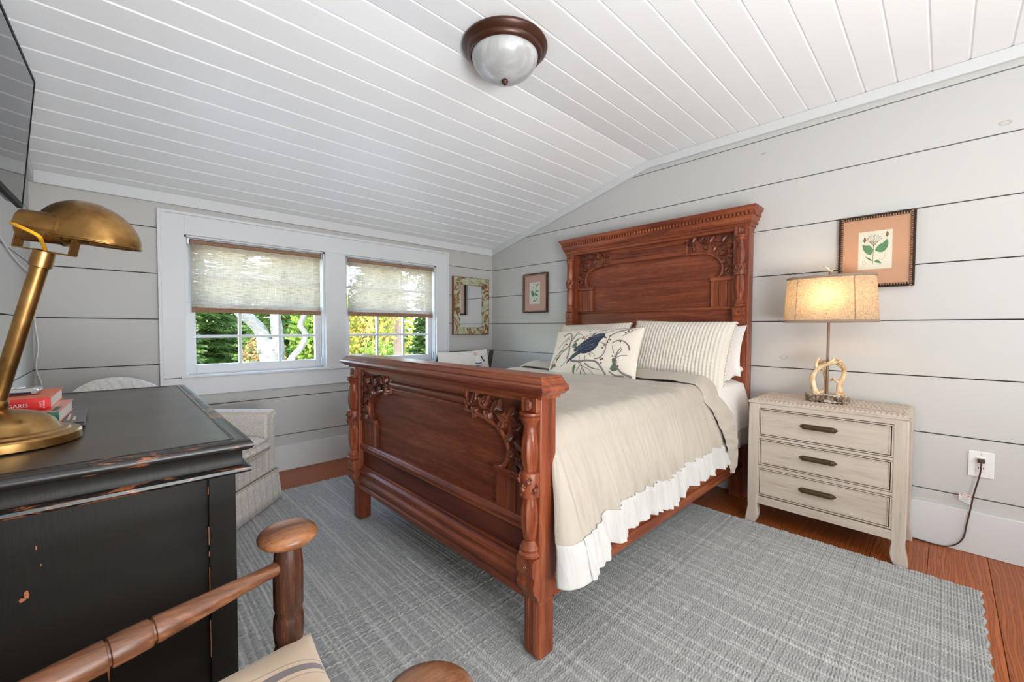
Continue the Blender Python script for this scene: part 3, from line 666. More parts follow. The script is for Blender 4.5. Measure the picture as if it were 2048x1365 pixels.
part('frieze_board', MB().box(XFr - .006, XFr + .01, YC - .288, YC + .288, .806, .842), M['oak_y'], bed, bevel=.003)
part('frieze_moulding', MB().tube([(XFr + .002, YC - .288, .783), (XFr + .002, YC + .288, .783)], .018, 12, flat=.9), M['oak_y'], bed, smooth=50)
part('frieze_moulding', MB().box(XFr - .004, XFr + .01, YC - .288, YC + .288, .756, .763), M['oak_y'], bed, bevel=.002)
part('back_board', MB().box(XFr + .03, XFr + .045, YC - .63, YC + .63, .2, .85), M['oak_y'], bed)
def ymould(name, prof, y0_, y1_, mat): return part(name, MB().prism(prof, 'Y', y0_, y1_), M[mat], bed, bevel=.0025)
ymould('middle_moulding', [(XFr + .02, .437), (XFr - .002, .437), (XFr - .008, .430), (XFr - .016, .424), (XFr - .018, .414), (XFr - .010, .408), (XFr - .012, .400), (XFr - .004, .393), (XFr + .02, .393)], .925, 2.165, 'oak_y')
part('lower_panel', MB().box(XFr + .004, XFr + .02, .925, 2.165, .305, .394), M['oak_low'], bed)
ymould('base_moulding', [(XFr + .02, .312), (XFr - .004, .312), (XFr - .008, .300), (XFr - .018, .290), (XFr - .022, .278), (XFr - .014, .270), (XFr - .016, .258), (XFr - .026, .246), (XFr - .028, .232), (XFr - .018, .224), (XFr - .016, .214), (XFr - .024, .206), (XFr - .024, .190), (XFr - .016, .184), (XFr + .02, .184)], .925, 2.165, 'oak_y')
def capring(name, prof, x0, x1, y0_, y1_, mat, sides=('f', 'l', 'r')):
    """moulded cap: profile (out,z) swept around front and both ends (mitred), then filled"""
    n = len(prof); vs = []; 
    for o_, z_ in prof: vs += [(x1, y0_ - o_, z_), (x0 - o_, y0_ - o_, z_), (x0 - o_, y1_ + o_, z_), (x1, y1_ + o_, z_)]
    fs = []
    for j in range(n - 1):
        for k in range(3): fs.append((j * 4 + k, (j + 1) * 4 + k, (j + 1) * 4 + k + 1, j * 4 + k + 1))
    fs.append(tuple([3, 2, 1, 0][::-1])); fs.append(tuple((n - 1) * 4 + k for k in (3, 2, 1, 0)))
    fs.append(tuple(j * 4 for j in range(n - 1, -1, -1)) + tuple(j * 4 + 3 for j in range(n)))
    return part(name, MB().add(vs, fs), M[mat], bed, smooth=30)
capring('footboard_cap', [(0, .838), (.012, .838), (.014, .848), (.030, .852), (.036, .858), (.046, .864), (.049, .872), (.046, .880), (.040, .884), (.034, .886), (.034, .890), (.028, .895), (.024, .902), (.018, .903), (.018, .908), (.016, .908)], XP, 1.012, .848, 2.242, 'oak_y')
# --- side rails
for y0_, y1_ in ((.868, .892), (2.20, 2.222)):
    part('side_rail', MB().box(XP + .068, 2.81, y0_, y1_, .185, .40), M['oak_x'], bed, bevel=.002)
part('rail_moulding', MB().prism([(.868, .232), (.858, .228), (.852, .215), (.852, .195), (.856, .185), (.868, .185)], 'X', XP + .073, 2.805), M['oak_x'], bed, bevel=.002)
# --- headboard
XH = 2.805
for y0_, y1_ in ((.838, .930), (2.160, 2.252)):
    pc = (y0_ + y1_) / 2
    part('post', MB().box(XH, XH + .08, y0_, y1_, RZ - .012, 1.69), M['oak_z'], bed, bevel=.003)
    part('post_block', MB().box(XH - .018, XH + .01, pc - .036, pc + .036, 1.632, 1.69), M['oak_z'], bed, bevel=.003)
    mb = MB(); carve_leaf(mb, lambda a, b, h, pc=pc: (XH - .018 - h, pc + a, b), .0, 1.642, 1.57, .04, .42, .006, 2)
    part('block_carving', mb, M['oak_carve'], bed, smooth=50)
    column(XH - .010, pc, dict(top=1.632, bot=1.192, b1=1.456, b0=1.392))
    bracket(XH + .004, pc, 1.192, 1.04)
XHr = 2.845
arcH = [(.30, 1.560), (.38, 1.558), (.45, 1.545), (.50, 1.515), (.528, 1.475), (.534, 1.435), (.522, 1.402), (.50, 1.386), (.468, 1.381)]
panel_end('head', XHr, 1.56, 1.197, arcH, .30, .468, 0, 1.688, False)
part('frieze_board', MB().box(XHr + .002, XHr + .02, YC - .30, YC + .30, 1.56, 1.70), M['oak_y'], bed)
for z0_, z1_ in ((1.563, 1.594), (1.597, 1.638), (1.641, 1.695)): part('frieze_board', MB().box(XHr - .004, XHr + .01, YC - .298, YC + .298, z0_, z1_), M['oak_y'], bed, bevel=.003)
ymould('panel_moulding', [(XHr + .02, 1.199), (XHr - .004, 1.199), (XHr - .010, 1.19), (XHr - .006, 1.178), (XHr + .02, 1.178)], .925, 2.165, 'oak_y')
part('lower_board', MB().box(XHr + .002, XHr + .02, .93, 2.16, .40, 1.18), M['oak_panel'], bed)
part('back_board', MB().box(XHr + .03, XHr + .04, YC - .63, YC + .63, .4, 1.70), M['oak_y'], bed)
# cornice
capring('cornice', [(0, 1.668), (.010, 1.668), (.012, 1.684), (.018, 1.688), (.020, 1.700), (.026, 1.704), (.026, 1.716), (.030, 1.720), (.036, 1.730), (.040, 1.742), (.040, 1.764), (.046, 1.768), (.054, 1.780), (.058, 1.786), (.060, 1.798), (.058, 1.800)], XH, 2.895, .848, 2.242, 'oak_y')
mb = MB(); y = .815; 
while y < 2.275:
    mb.box(XH - .054, XH - .039, y, y + .012, 1.743, 1.765); y += .0225
x = XH - .03
while x < 2.89: mb.box(x, x + .011, .848 - .049, .848 - .039, 1.744, 1.763); mb.box(x, x + .011, 2.242 + .039, 2.242 + .049, 1.744, 1.763); x += .0205
part('dentil_trim', mb, M['oak_y'], bed, bevel=.002, stuff=True)
mb = MB(); y = .825
while y < 2.268: mb.sphere((XH - .028, y, 1.710), .0048, 6, 4); y += .0105
x = XH - .02
while x < 2.89: mb.sphere((x, .848 - .028, 1.710), .0048, 6, 4); x += .0105
part('bead_trim', mb, M['oak_y'], bed, smooth=60, stuff=True)
for o_ in bed.children: pass

# ------------------------------------------------------------------ bedding
def mk_cloth(name, c, c2=None, bump=.25, scale=300, stripes=None, rough=.9, sheen=.25, folds=None):
    t = NT(name); n = t.noise(t.co(), scale, 2, .7); n2 = t.noise(t.co(), 6, 3); c2 = c2 or tuple(x * .82 for x in c)
    col = t.mix(t.math('MULTIPLY', n2, .7), c, c2); nb = t.bump(n, bump, .0012)
    if stripes:
        w = t.wave(t.co(stripes[0]), stripes[1], 2.0, 2, 1.5, stripes[2]); nb = t.bump(w, .55, stripes[3], nb)
        col = t.mix(t.math('MULTIPLY', w, .22), c2, col)
    if folds: nb = t.bump(t.noise(t.co(folds), 1.5, 4, .55), .9, .006, nb)
    return t.set(color=col, rough=rough, normal=nb, sheen=sheen, spec=.2)
M['duvet'] = mk_cloth('duvet_cotton', (.44, .385, .315), (.36, .31, .25), folds=(38, 3, 2.2))
M['duvet_plain'] = mk_cloth('duvet_edge_cotton', (.45, .395, .325), (.37, .32, .26))
M['hem'] = mk_cloth('white_hem', (.54, .52, .49), (.47, .45, .42), folds=(30, 3, 4))
M['sheet'] = mk_cloth('white_sheet', (.70, .67, .64), (.64, .61, .58))
M['sham'] = mk_cloth('ribbed_sham', (.66, .61, .53), (.58, .53, .45), scale=200)
M['mattress'] = mk_cloth('mattress_ticking', (.7, .68, .64))
mat_o = root('mattress', 'thick mattress hidden under the beige duvet on the carved bed', 'mattress', (1.9, YC, .40))
part('mattress_body', MB().box(.99, 2.83, .90, 2.19, .405, .69), M['mattress'], mat_o, bevel=.04, bseg=3)
ZT = .750
def fold(x, d):
    """outward displacement of hanging cloth: x along bed, d drop below the edge (m)"""
    a = min(1, d / .25)
    sh_ = x + .22 * d * nz(x * 2.1, 4.4)
    r1 = 1 - 2 * abs(nz(sh_ * 8, d * 1.3, 3.1)) ** .8; r2 = 1 - 2 * abs(nz(sh_ * 19, d * 1.8, 7.7)) ** .8
    v = .5 * r1 * (.6 + .8 * nz(x * 4, 1)) + .34 * r2 + .22 * nz(sh_ * 40, d * 3, 1.3) - .35
    return a * .066 * v
def duvet_pt(x, v, xf=0.0):
    """v: arc position, 0 = far (window) side bottom ... ; returns point"""
    # arc: far drop .25, top width, near drop variable
    W = 1.36; yf = YC + W / 2; yn = YC - W / 2 - .005
    foot = max(0, 1 - (x - .985) / .42)
    if v < .12:
        t = v / .12; d = (1 - t) * .30; return Vector((x, yf + .03 + fold(x + 5, d) + .01 * d, ZT - .03 - d))
    RR = .075
    def tn(y, t):
        return .010 * nz(x * 2.2, y * 2.4, 1) + .006 * nz(x * 16 + 2 * y, y * 3.5, 5) * (.4 + t) + .018 * math.exp(-((x - 2.12) / .12) ** 2) + .008 * nz(x * 26, y * 2.2, 9) * t ** 2 * 1.3 + .010 * (1 - 2 * abs(nz(x * 11 + y * 5, y * 2.5 - x, 6))) * t * (1 - .5 * abs(x - 1.4)) - .004 - .02 * max(0, 1 - (x - .985) / .15)
    ya = yn + RR
    if v < .57:
        t = (v - .12) / .45; y = yf + .02 - (yf + .02 - ya) * t; e0 = min(1, t / .06)
        return Vector((x, y, ZT - .035 * (1 - e0) ** 2 + tn(y, t)))
    if v < .62:
        ph = (v - .57) / .05 * PI / 2; return Vector((x, ya - RR * math.sin(ph), ZT - RR + RR * math.cos(ph) + tn(ya, 1) * math.cos(ph)))
    t = (v - .62) / .38
    zb = .325 + .012 * math.sin(x * 7) + .02 * nz(x * 5, 2) - .035 * foot - .02 * max(0, (1.15 - x) / .17)
    zb += .02 * min(1, max(0, (x - 2.1) / .2))
    z0 = ZT - RR; d = (z0 - zb) * t
    out = .060 * math.sin(min(1, t * 1.3) * PI / 2) + fold(x, d + .02) * min(1, t * 12) + foot * .05 * t ** .6 + .01 * t
    return Vector((x + .035 * foot * t + .012 * nz(d * 9, x * 4, 2) * t, yn - out, z0 - d + .006 * nz(x * 24, 4) * t))
duv = root('duvet', 'rumpled beige duvet with a white ruffled hem on the bed', 'duvet', (1.7, YC, ZT))
VS = .62 + .38 * .70
X0, X1 = 1.012, 2.40
def body(u, v): return duvet_pt(X0 + (X1 - X0) * u, v * VS)
part('duvet_body', MB().grid(body, 300, 150), M['duvet'], duv, smooth=180)
def hemf(u, v):
    x = X0 + (X1 - X0) * u; p = duvet_pt(x, VS + (1 - VS) * v)
    r = .010 * nz(x * 48, v * 1.2, 8) * (.2 + v) + .006 * nz(x * 20, v, 3); k = min(1, v * 5); return p + Vector((0, -.0015 + r * k - .012 * v, .004 * (1 - k)))
part('ruffled_hem', MB().grid(hemf, 300, 40), M['hem'], duv, smooth=180, solid=.003)
# foot corner: cloth wrapping round the foot end beside the post
def corner(u, v):
    a = u * PI * .5; t = v; p = duvet_pt(X0 + .001, .62 + .38 * t)
    r = .085 * (.12 + t ** .8); return Vector((p.x - r * math.sin(a) * 1.0, p.y + r * .7 * (1 - math.cos(a)) + .006 * nz(u * 4, t * 5) * u, p.z - .012 * math.sin(a) * t))
part('foot_corner', MB().grid(lambda u, v: corner(u, v * .70), 14, 60), M['duvet_plain'], duv, smooth=180)
part('ruffled_hem', MB().grid(lambda u, v: corner(u, .70 + .30 * v) + Vector((0, -.0015 - .012 * v + .011 * nz((X0) * 48, v * 1.2, 8) * (.35 + v) * min(1, v * 5) * (1 - u), 0)), 14, 30), M['hem'], duv, smooth=180, solid=.003)
# turned-down top edge
def turn(u, v):
    """u across the strip (foot side -> head side), v from far side to hanging tip"""
    xm = 2.20 + .0 * v; vv = .10 + .52 * min(1, v / .62)
    if v < .62:
        p = duvet_pt(2.15, vv); hang = 0
    else:
        hang = (v - .62) / .38; p = duvet_pt(2.15, .62 + .38 * hang * 1.22)
    w = (.20 if hang == 0 else .20 + .07 * hang - .23 * hang ** 2.2); xs = 2.235 + .05 * nz(v * 9, 3) * .4 + hang * .20 - .02
    x = xs + w * u; puff = (.036 * math.sin(PI * u) ** .6 + .012 * nz(u * 3, v * 30, 2) * math.sin(PI * u)) * (1 - .35 * hang)
    if hang > 0: return Vector((x, p.y - .008 - puff * .8 - .01 * nz(v * 25, u * 2), p.z - .0))
    e = min(1, max(0, (.62 - v) / .05)); return Vector((x, p.y - puff * (1 - e) * .6, p.z + .006 + puff * (.25 + .75 * e)))
part('turned_down_edge', MB().grid(turn, 24, 200), M['duvet_plain'], duv, smooth=180)
# sheet at the head
sh = root('bed_sheet', 'white sheet hanging at the head end beside the nightstand', 'sheet', (2.6, YC, .74))
def sheet(u, v):
    x = 2.30 + .50 * u; 
    if v < .5:
        t = v / .5; y = 2.24 - 1.36 * t; e = min(1, (1 - t) / .06); return Vector((x, y, .742 - .02 * (1 - e) ** 2 + .006 * nz(x * 9, y * 9)))
    t = (v - .5) / .5; d = .36 * t; return Vector((x + .02 * t, .878 - .02 - .028 * math.sin(min(1, t * 2) * PI / 2) + .02 * nz(x * 16, t, 4) * t - .012 * t, .722 - d))
part('sheet_cloth', MB().grid(lambda u, v: sheet(u, v * .86), 40, 90), M['sheet'], sh, smooth=180, solid=.003)
part('sheet_border', MB().grid(lambda u, v: sheet(u, .86 + .14 * v) + Vector((0, -.001, 0)), 40, 14), M['duvet_plain'], sh, smooth=180, solid=.003)

def pillow_fn(w, h, t, pinch=.06, seed=0, rib=None, flare=0.0):
    def f(u, v, s):
        a = 2 * u - 1; b = 2 * v - 1
        k = max(0, (1 - abs(a) ** 2.6) * (1 - abs(b) ** 2.6)); th = t * .5 * k ** .45
        px = a * w / 2 * (1 - pinch * (1 - b * b)); pz = b * h / 2 * (1 - pinch * (1 - a * a))
        wr = .006 * nz(a * 3 + seed, b * 3, s) + .003 * nz(a * 9, b * 9 + seed, s)
        if rib: th += (.0035 * math.sin(a * rib) * k ** .3 + .0012 * math.sin(b * 60 + 3 * nz(a * 6, b * 2)) * k ** .3)
        return Vector((px, -s * (th + wr * k), pz))
    return f
def make_pillow(name, label, cat, loc, rot, w, h, t, mat, nu=60, rib=None, seed=0, pinch=.06, group=None, hasparts=True):
    r = root(name, label, cat, loc, rot, group); f = pillow_fn(w, h, t, pinch, seed, rib)
    mb = MB(); mb.grid(lambda u, v: f(u, v, 1), nu, nu // 2); mb.grid(lambda u, v: f(1 - u, v, -1), nu, nu // 2)
    part('cover', mb, mat, r, smooth=180, local=True); return r, f
# local frame: x width, -y front, z up.  rotate so that front looks to -X : rot z = -90deg
RZm = -PI / 2
def lean(a): return (0, a, 0)
def prot(tilt, spin=0, yaw=0):
    m = Matrix.Rotation(RZm + yaw, 4, 'Z') @ Matrix.Rotation(-tilt, 4, 'X') @ Matrix.Rotation(spin, 4, 'Y'); return m.to_euler()
make_pillow('sleeping_pillow', 'plain white pillow lying lowest behind the right ribbed sham', 'pillow', (2.69, 1.17, .785), prot(1.40), .64, .30, .12, M['sheet'], seed=3)
make_pillow('sleeping_pillow', 'plain white pillow standing behind the right ribbed sham against the headboard', 'pillow', (2.735, 1.165, .925), prot(.30, .0), .66, .32, .11, M['sheet'], seed=5)
for loc, lab, sp, yw in (((2.56, 1.175, .90), 'cream ribbed pillow sham with pompom edge at the nightstand side', .02, .02), ((2.58, 1.865, .885), 'cream ribbed pillow sham behind the bird cushion at the window side', -.03, -.05)):
    r, f = make_pillow('ribbed_sham', lab, 'pillow', loc, prot(.42, sp, yw), .64, .45, .17, M['sham'], 150, rib=95, seed=loc[1] * 5, pinch=.05)
    mb = MB(); rnd = random.Random(3)
    for i in range(26):
        v = .02 + .96 * i / 25
        for u in (0, 1):
            p = f(u, v, 1); mb.sphere((p.x + (.004 if u else -.004), p.y + rnd.uniform(-.004, .004), p.z), .0062, 6, 5)
    part('pompom_trim', mb, M['sham'], r, smooth=180, local=True, stuff=True)
# bird cushion
M['canvas'] = mk_cloth('cream_canvas', (.72, .66, .57), (.60, .52, .42), scale=500)
M['t_blue'] = mk_cloth('navy_thread', (.022, .032, .065), (.01, .015, .03), scale=600, bump=.6)
M['t_blue2'] = mk_cloth('pale_blue_thread', (.30, .34, .40), (.15, .2, .26), scale=600, bump=.6)
M['t_grey'] = mk_cloth('grey_thread', (.20, .18, .185), (.12, .11, .12), scale=600, bump=.6)
M['t_green'] = mk_cloth('green_thread', (.10, .14, .085), (.06, .09, .05), scale=600, bump=.6)
M['t_red'] = mk_cloth('red_thread', (.22, .025, .03), (.10, .015, .02), scale=600, bump=.6)
cw, ch = .64, .345
r, f = make_pillow('bird_cushion', 'cream cushion embroidered with a navy bird among berry branches', 'cushion', (2.215, 1.560, .893), prot(.46, -.055, .05), cw, ch, .15, M['canvas'], 70, seed=1, pinch=.04)
def emb(px, py, h=.0012):
    """px,py in the flat design 0..100 x 0..52"""
    u = px / 100; v = 1 - py / 52; u = min(.985, max(.015, u)); v = min(.97, max(.03, v)); p = f(u, v, 1); e = .01
    n = (f(u + e, v, 1) - p).cross(f(u, v + e, 1) - p).normalized()
    if n.y > 0: n = -n
    return p + n * h
def thread(mb, pts, w0, w1=None, n=24):
    w1 = w0 if w1 is None else w1; w0 *= 1.55; w1 *= 1.55; P = spline([(a, b, 0) for a, b in pts], n); q = [emb(p.x, p.y, .0006) for p in P]
    mb.tube(q, [w0 + (w1 - w0) * i / n for i in range(n + 1)], 6)
def blob(mb, pts, h=.0028):
    # fan patches following the pillow surface
    P = spline([(a, b, 0) for a, b in pts + [pts[0]]], 36)[:-1]; cx = sum(p.x for p in P) / len(P); cy = sum(p.y for p in P) / len(P); n = len(P)
    rings = []; 
    for k, hh in ((1, .0002), (.9, h), (.6, h), (.3, h)): rings.append([emb(cx + (p.x - cx) * k, cy + (p.y - cy) * k, hh) for p in P])
    vs = sum(rings, []) + [emb(cx, cy, h)]; fs = [(j * n + i, j * n + (i + 1) % n, (j + 1) * n + (i + 1) % n, (j + 1) * n + i) for j in range(3) for i in range(n)] + [(3 * n + i, 3 * n + (i + 1) % n, 4 * n) for i in range(n)]
    mb.add(vs, fs)
br = MB()
for pts, a, b in (([(4, 46), (10, 34), (17, 28), (24, 24), (27, 18), (26, 10), (21, 6), (15, 10)], .0012, .0028), ([(27, 36), (28, 28), (27, 20), (30, 12), (33, 4)], .0035, .0018), ([(33, 38), (42, 39), (52, 38), (62, 39), (68, 44), (72, 50)], .0045, .003), ([(50, 41), (58, 45), (66, 46)], .003, .002),
                  ([(60, 36), (66, 35), (70, 29), (70, 22), (64, 19)], .0025, .0015), ([(56, 34), (53, 31), (56, 30), (60, 33)], .0015, .001), ([(97, 50), (88, 47), (83, 40), (83, 30), (86, 24)], .0045, .0015), ([(76, 47), (82, 50), (90, 50)], .002, .004), ([(80, 36), (87, 32), (93, 31)], .0018, .001), ([(81, 34), (86, 28), (87, 25)], .0018, .001), ([(80, 30), (78, 26), (77, 22)], .0018, .001),
                  ([(76, 20), (80, 17), (86, 17), (92, 21), (94, 26)], .0018, .003), ([(70, 22), (72, 13), (77, 8), (84, 5), (92, 1.5)], .0012, .003), ([(63, 10), (70, 6), (76, 3), (84, 2)], .001, .001), ([(84, 12), (90, 7), (94, 3)], .001, .0015), ([(12, 40), (16, 32), (20, 28), (24, 26)], .0012, .0018), ([(14, 30), (19, 22), (22, 14), (26, 9)], .001, .001), ([(10, 24), (16, 18), (22, 12)], .001, .001), ([(30, 10), (36, 8), (40, 10)], .0015, .001), ([(33, 14), (40, 13), (47, 15)], .001, .001),
                  ([(40, 48), (44, 43), (46, 38)], .0015, .0015), ([(46, 43), (54, 46), (60, 51)], .0012, .0008), ([(44, 50), (47, 45), (50, 50)], .0018, .0012), ([(46, 22), (44, 14), (50, 8)], .001, .001), ([(52, 8), (58, 5), (66, 3)], .001, .0015), ([(20, 44), (30, 36), (36, 40)], .0007, .001), ([(42, 33), (43, 38)], .0012, .0012), ([(49, 33), (49, 38)], .0012, .0012), ([(66, 8), (64, 5), (67, 2)], .001, .001)):
    thread(br, pts, a, b)
part('embroidered_branch', br, M['t_grey'], r, smooth=180, local=True, stuff=True)
mb = MB(); blob(mb, [(36, 24), (42, 18), (50, 13), (58, 8), (63, 7.5), (66, 10), (65, 14), (62, 18), (60, 24), (54, 29), (46, 31), (40, 29)]); blob(mb, [(40, 27), (43, 30), (37, 34), (31, 38), (27, 41), (30, 36), (34, 31)]); blob(mb, [(65, 10.5), (69, 14.5), (64, 13)]); blob(mb, [(33, 26), (37, 22.5), (44, 22), (40, 27), (35, 28.5)])
bird = part('embroidered_bird', mb, M['t_blue'], r, smooth=180, local=True)
mb = MB()
for pts in ([(38, 24), (46, 20), (54, 16)], [(38, 27), (48, 23), (57, 20)], [(44, 28), (52, 26), (58, 22)], [(30, 37), (35, 33), (39, 29)], [(55, 14), (60, 12)], [(34, 27), (38, 25), (42, 24)], [(32, 38.5), (37, 34.5), (41, 31)], [(62.5, 9.6), (63.3, 9.6)]):
    P = spline([(a, b, 0) for a, b in pts], 12); mb.tube([emb(p.x, p.y, .0032) for p in P], .0008, 5)
part('feather_stitching', mb, M['t_blue2'], bird, smooth=180, local=True, stuff=True)
for pts in ([(30, 22), (33, 18.5), (36, 20), (35, 24), (31, 24)], [(31, 18), (34, 15), (37, 14), (34, 18)], [(35, 49), (36, 44), (39, 41), (38, 46), (36, 51)], [(77, 45), (80, 41), (83, 42), (85, 45), (80, 47)], [(80, 41), (79, 36), (81, 35), (84, 38), (83, 41)], [(50, 12), (52, 9), (55, 8), (53, 11)], [(6, 44), (9, 40), (10, 43), (7, 46)], [(11, 36), (14, 33), (16, 34), (13, 37)]):
    mb = MB(); blob(mb, pts, .002); part('embroidered_leaf', mb, M['t_green'], r, smooth=180, local=True)
for x, y in ((16, 32), (22, 20), (46, 5), (42, 12), (41, 14), (49, 13), (72, 12), (73, 16), (71, 19), (68, 22), (67, 25), (88, 6), (86, 8), (84, 18), (67, 37), (69, 36), (68, 40), (79, 33), (83, 37), (83, 39.5), (85, 42), (46, 43), (43, 40), (11, 41), (12, 43), (24, 14)):
    mb = MB(); blob(mb, [(x - .9, y), (x, y - .9), (x + .9, y), (x, y + .9)], .003); part('berry', mb, M['t_red'], r, smooth=180, local=True)

# ------------------------------------------------------------------ nightstand
def mk_lime(name, axis, dark=1.0):
    t = NT(name); st = {'Y': (14, 1.0, 14), 'Z': (14, 14, 1.0), 'X': (1.0, 14, 14)}[axis]
    n = t.noise(t.co(st), 1.8, 5, .65, .6); n2 = t.noise(t.co(), 4, 3); n3 = t.noise(t.co(tuple(a * 5 for a in st)), 2, 3, .7)
    f = t.math('ADD', t.math('MULTIPLY', n, .6), t.math('MULTIPLY', n3, .4))
    c = t.ramp(f, [(.3, (.30, .215, .15)), (.45, (.47, .385, .30)), (.68, (.58, .51, .44))]); c = t.mix(t.math('MULTIPLY', n2, .5), c, (.52, .46, .39))
    return t.set(color=c, rough=.6, normal=t.bump(n3, .25, .0015))
M['lime_y'] = mk_lime('limed_wood_y', 'Y'); M['lime_z'] = mk_lime('limed_wood_z', 'Z')
M['lime_line'] = plain('brown_glaze', (.16, .085, .05), .7)
NX0, NX1, NY0, NY1, NZ = 2.50, 2.885, .098, .732, .677
ns = root('nightstand', 'whitewashed wooden three-drawer nightstand beside the bed', 'nightstand', (2.69, .415, 0))
fr = MB()
YL0, YL1 = .152, .680
part('side_panel', MB().box(NX0 + .012, NX1, NY0 + .006, NY0 + .026, .10, NZ - .02), M['lime_z'], ns, bevel=.003)
part('side_panel', MB().box(NX0 + .012, NX1, NY1 - .026, NY1 - .006, .10, NZ - .02), M['lime_z'], ns, bevel=.003)
part('back_panel', MB().box(NX1 - .012, NX1 - .002, NY0 + .02, NY1 - .02, .10, NZ - .02), M['lime_y'], ns)
part('inner_case', MB().box(NX0 + .025, NX1 - .015, NY0 + .027, NY1 - .027, .11, NZ - .03), M['lime_line'], ns)
def leg_poly(sgn, yo):
    pts = [(0, .115), (0, .085), (.004, .06), (.010, .035), (.006, .012), (.004, 0.0), (.046, 0.0), (.056, .02), (.060, .05), (.054, .085), (.050, .115)]
    pts = [(0, .655), (-.002, .40), (0, .115), (.002, .09), (-.002, .06), (-.008, .03), (-.010, .0), (.036, .0), (.046, .018), (.052, .045), (.050, .075), (.046, .10), (.050, .112), (.050, .655)]
    return [(yo + sgn * a, b) for a, b in pts]
for xa, xb in ((NX0, NX0 + .045), (NX1 - .045, NX1)):
    part('leg', MB().prism(leg_poly(1, NY0), 'X', xa, xb), M['lime_z'], ns, bevel=.004)
    part('leg', MB().prism(leg_poly(-1, NY1), 'X', xa, xb), M['lime_z'], ns, bevel=.004)
part('top_rail', MB().box(NX0 + .001, NX0 + .03, NY0 + .048, NY1 - .048, .632, NZ - .02), M['lime_y'], ns, bevel=.001)
part('apron', MB().box(NX0 + .001, NX0 + .03, NY0 + .048, NY1 - .048, .110, .152), M['lime_y'], ns, bevel=.002)
DR = [(.483, .629), (.326, .465), (.158, .305)]
for z0_, z1_ in ((.468, .480), (.308, .323)): part('drawer_rail', MB().box(NX0 + .001, NX0 + .03, NY0 + .048, NY1 - .048, z0_, z1_), M['lime_y'], ns, bevel=.001)
M['bronze'] = plain('dark_bronze', (.11, .075, .04), .45, metal=.8)
for z0_, z1_ in DR:
    a, b = NY0 + .050, NY1 - .050
    d = part('drawer', MB().box(NX0 + .006, NX0 + .024, a + .012, b - .012, z0_ + .012, z1_ - .012), M['lime_y'], ns, bevel=.002)
    mb = MB()
    for k in (0, .0085):
        w = .005; aa, bb, zz0, zz1 = a + k, b - k, z0_ + k, z1_ - k; xk = NX0 + (.0 if k == 0 else .003)
        mb.box(xk, NX0 + .02, aa, bb, zz0, zz0 + w).box(xk, NX0 + .02, aa, bb, zz1 - w, zz1).box(xk, NX0 + .02, aa, aa + w, zz0 + w, zz1 - w).box(xk, NX0 + .02, bb - w, bb, zz0 + w, zz1 - w)
    part('bead_frame', mb, M['lime_y'], d, bevel=.0012)
    mb = MB(); k = .0125; mb.box(NX0 + .0055, NX0 + .007, a + k - .001, b - k + .001, z0_ + k - .001, z0_ + k + .0012).box(NX0 + .0055, NX0 + .007, a + k - .001, b - k + .001, z1_ - k - .0012, z1_ - k + .001).box(NX0 + .0055, NX0 + .007, a + k - .001, a + k + .0012, z0_ + k, z1_ - k).box(NX0 + .0055, NX0 + .007, b - k - .0012, b - k + .001, z0_ + k, z1_ - k)
    part('glaze_line', mb, M['lime_line'], d)
    zc = (z0_ + z1_) / 2 + .008; yc = .422
    hd = MB().add([(NX0 + .004, yc - .078, zc), (NX0 + .004, yc + .078, zc), (NX0 - .004, yc - .062, zc + .013), (NX0 - .004, yc + .062, zc + .013), (NX0 - .018, yc - .060, zc + .006), (NX0 - .018, yc + .060, zc + .006), (NX0 - .016, yc - .060, zc - .009), (NX0 - .016, yc + .060, zc - .009), (NX0 + .004, yc - .064, zc - .014), (NX0 + .004, yc + .064, zc - .014), (NX0 + .004, yc - .062, zc + .013), (NX0 + .004, yc + .062, zc + .013)],
        [(2, 4, 5, 3), (4, 6, 7, 5), (6, 8, 9, 7), (10, 2, 3, 11), (0, 6, 4), (0, 4, 2), (0, 8, 6), (0, 2, 10), (1, 5, 7), (1, 3, 5), (1, 7, 9), (1, 11, 3)])
    part('handle', hd, M['bronze'], d, bevel=.003)
rnd = random.Random(2)
def topz(u, v):
    x = NX0 - .004 + (NX1 - NX0 + .004) * u; y = NY0 - .004 + (NY1 - NY0 + .008) * v
    ph = (y + .012 * nz(x * 14, y * 3)) * 2 * PI / .019; e = min(u, 1 - u, v, 1 - v); k = min(1, e / .03)
    h = .0040 * math.sin(ph + (PI if int(x * 22) % 2 else 0)) * (.6 + .5 * nz(x * 30, y * 20)); return Vector((x, y, NZ - .0035 - .006 * (1 - k) ** 2 + h * k))
mb = MB(); mb.grid(topz, 60, 230)
tb = MB().box(NX0 - .004, NX1, NY0 - .004, NY1 + .004, NZ - .022, NZ - .0125)
tp = part('top', tb, M['lime_y'], ns, bevel=.004); part('carved_surface', mb, M['lime_y'], tp, smooth=60)
mb = MB().box(NX0 - .0035, NX0 - .0005, NY0 - .003, NY1 + .003, NZ - .014, NZ - .009).box(NX0 - .0035, NX1 - .001, NY0 - .0035, NY0 - .001, NZ - .014, NZ - .009).box(NX0 - .0035, NX1 - .001, NY1 + .001, NY1 + .0035, NZ - .014, NZ - .009).box(NX1 - .003, NX1 - .001, NY0, NY1, NZ - .014, NZ - .009)
part('edge', mb, M['lime_y'], tp)

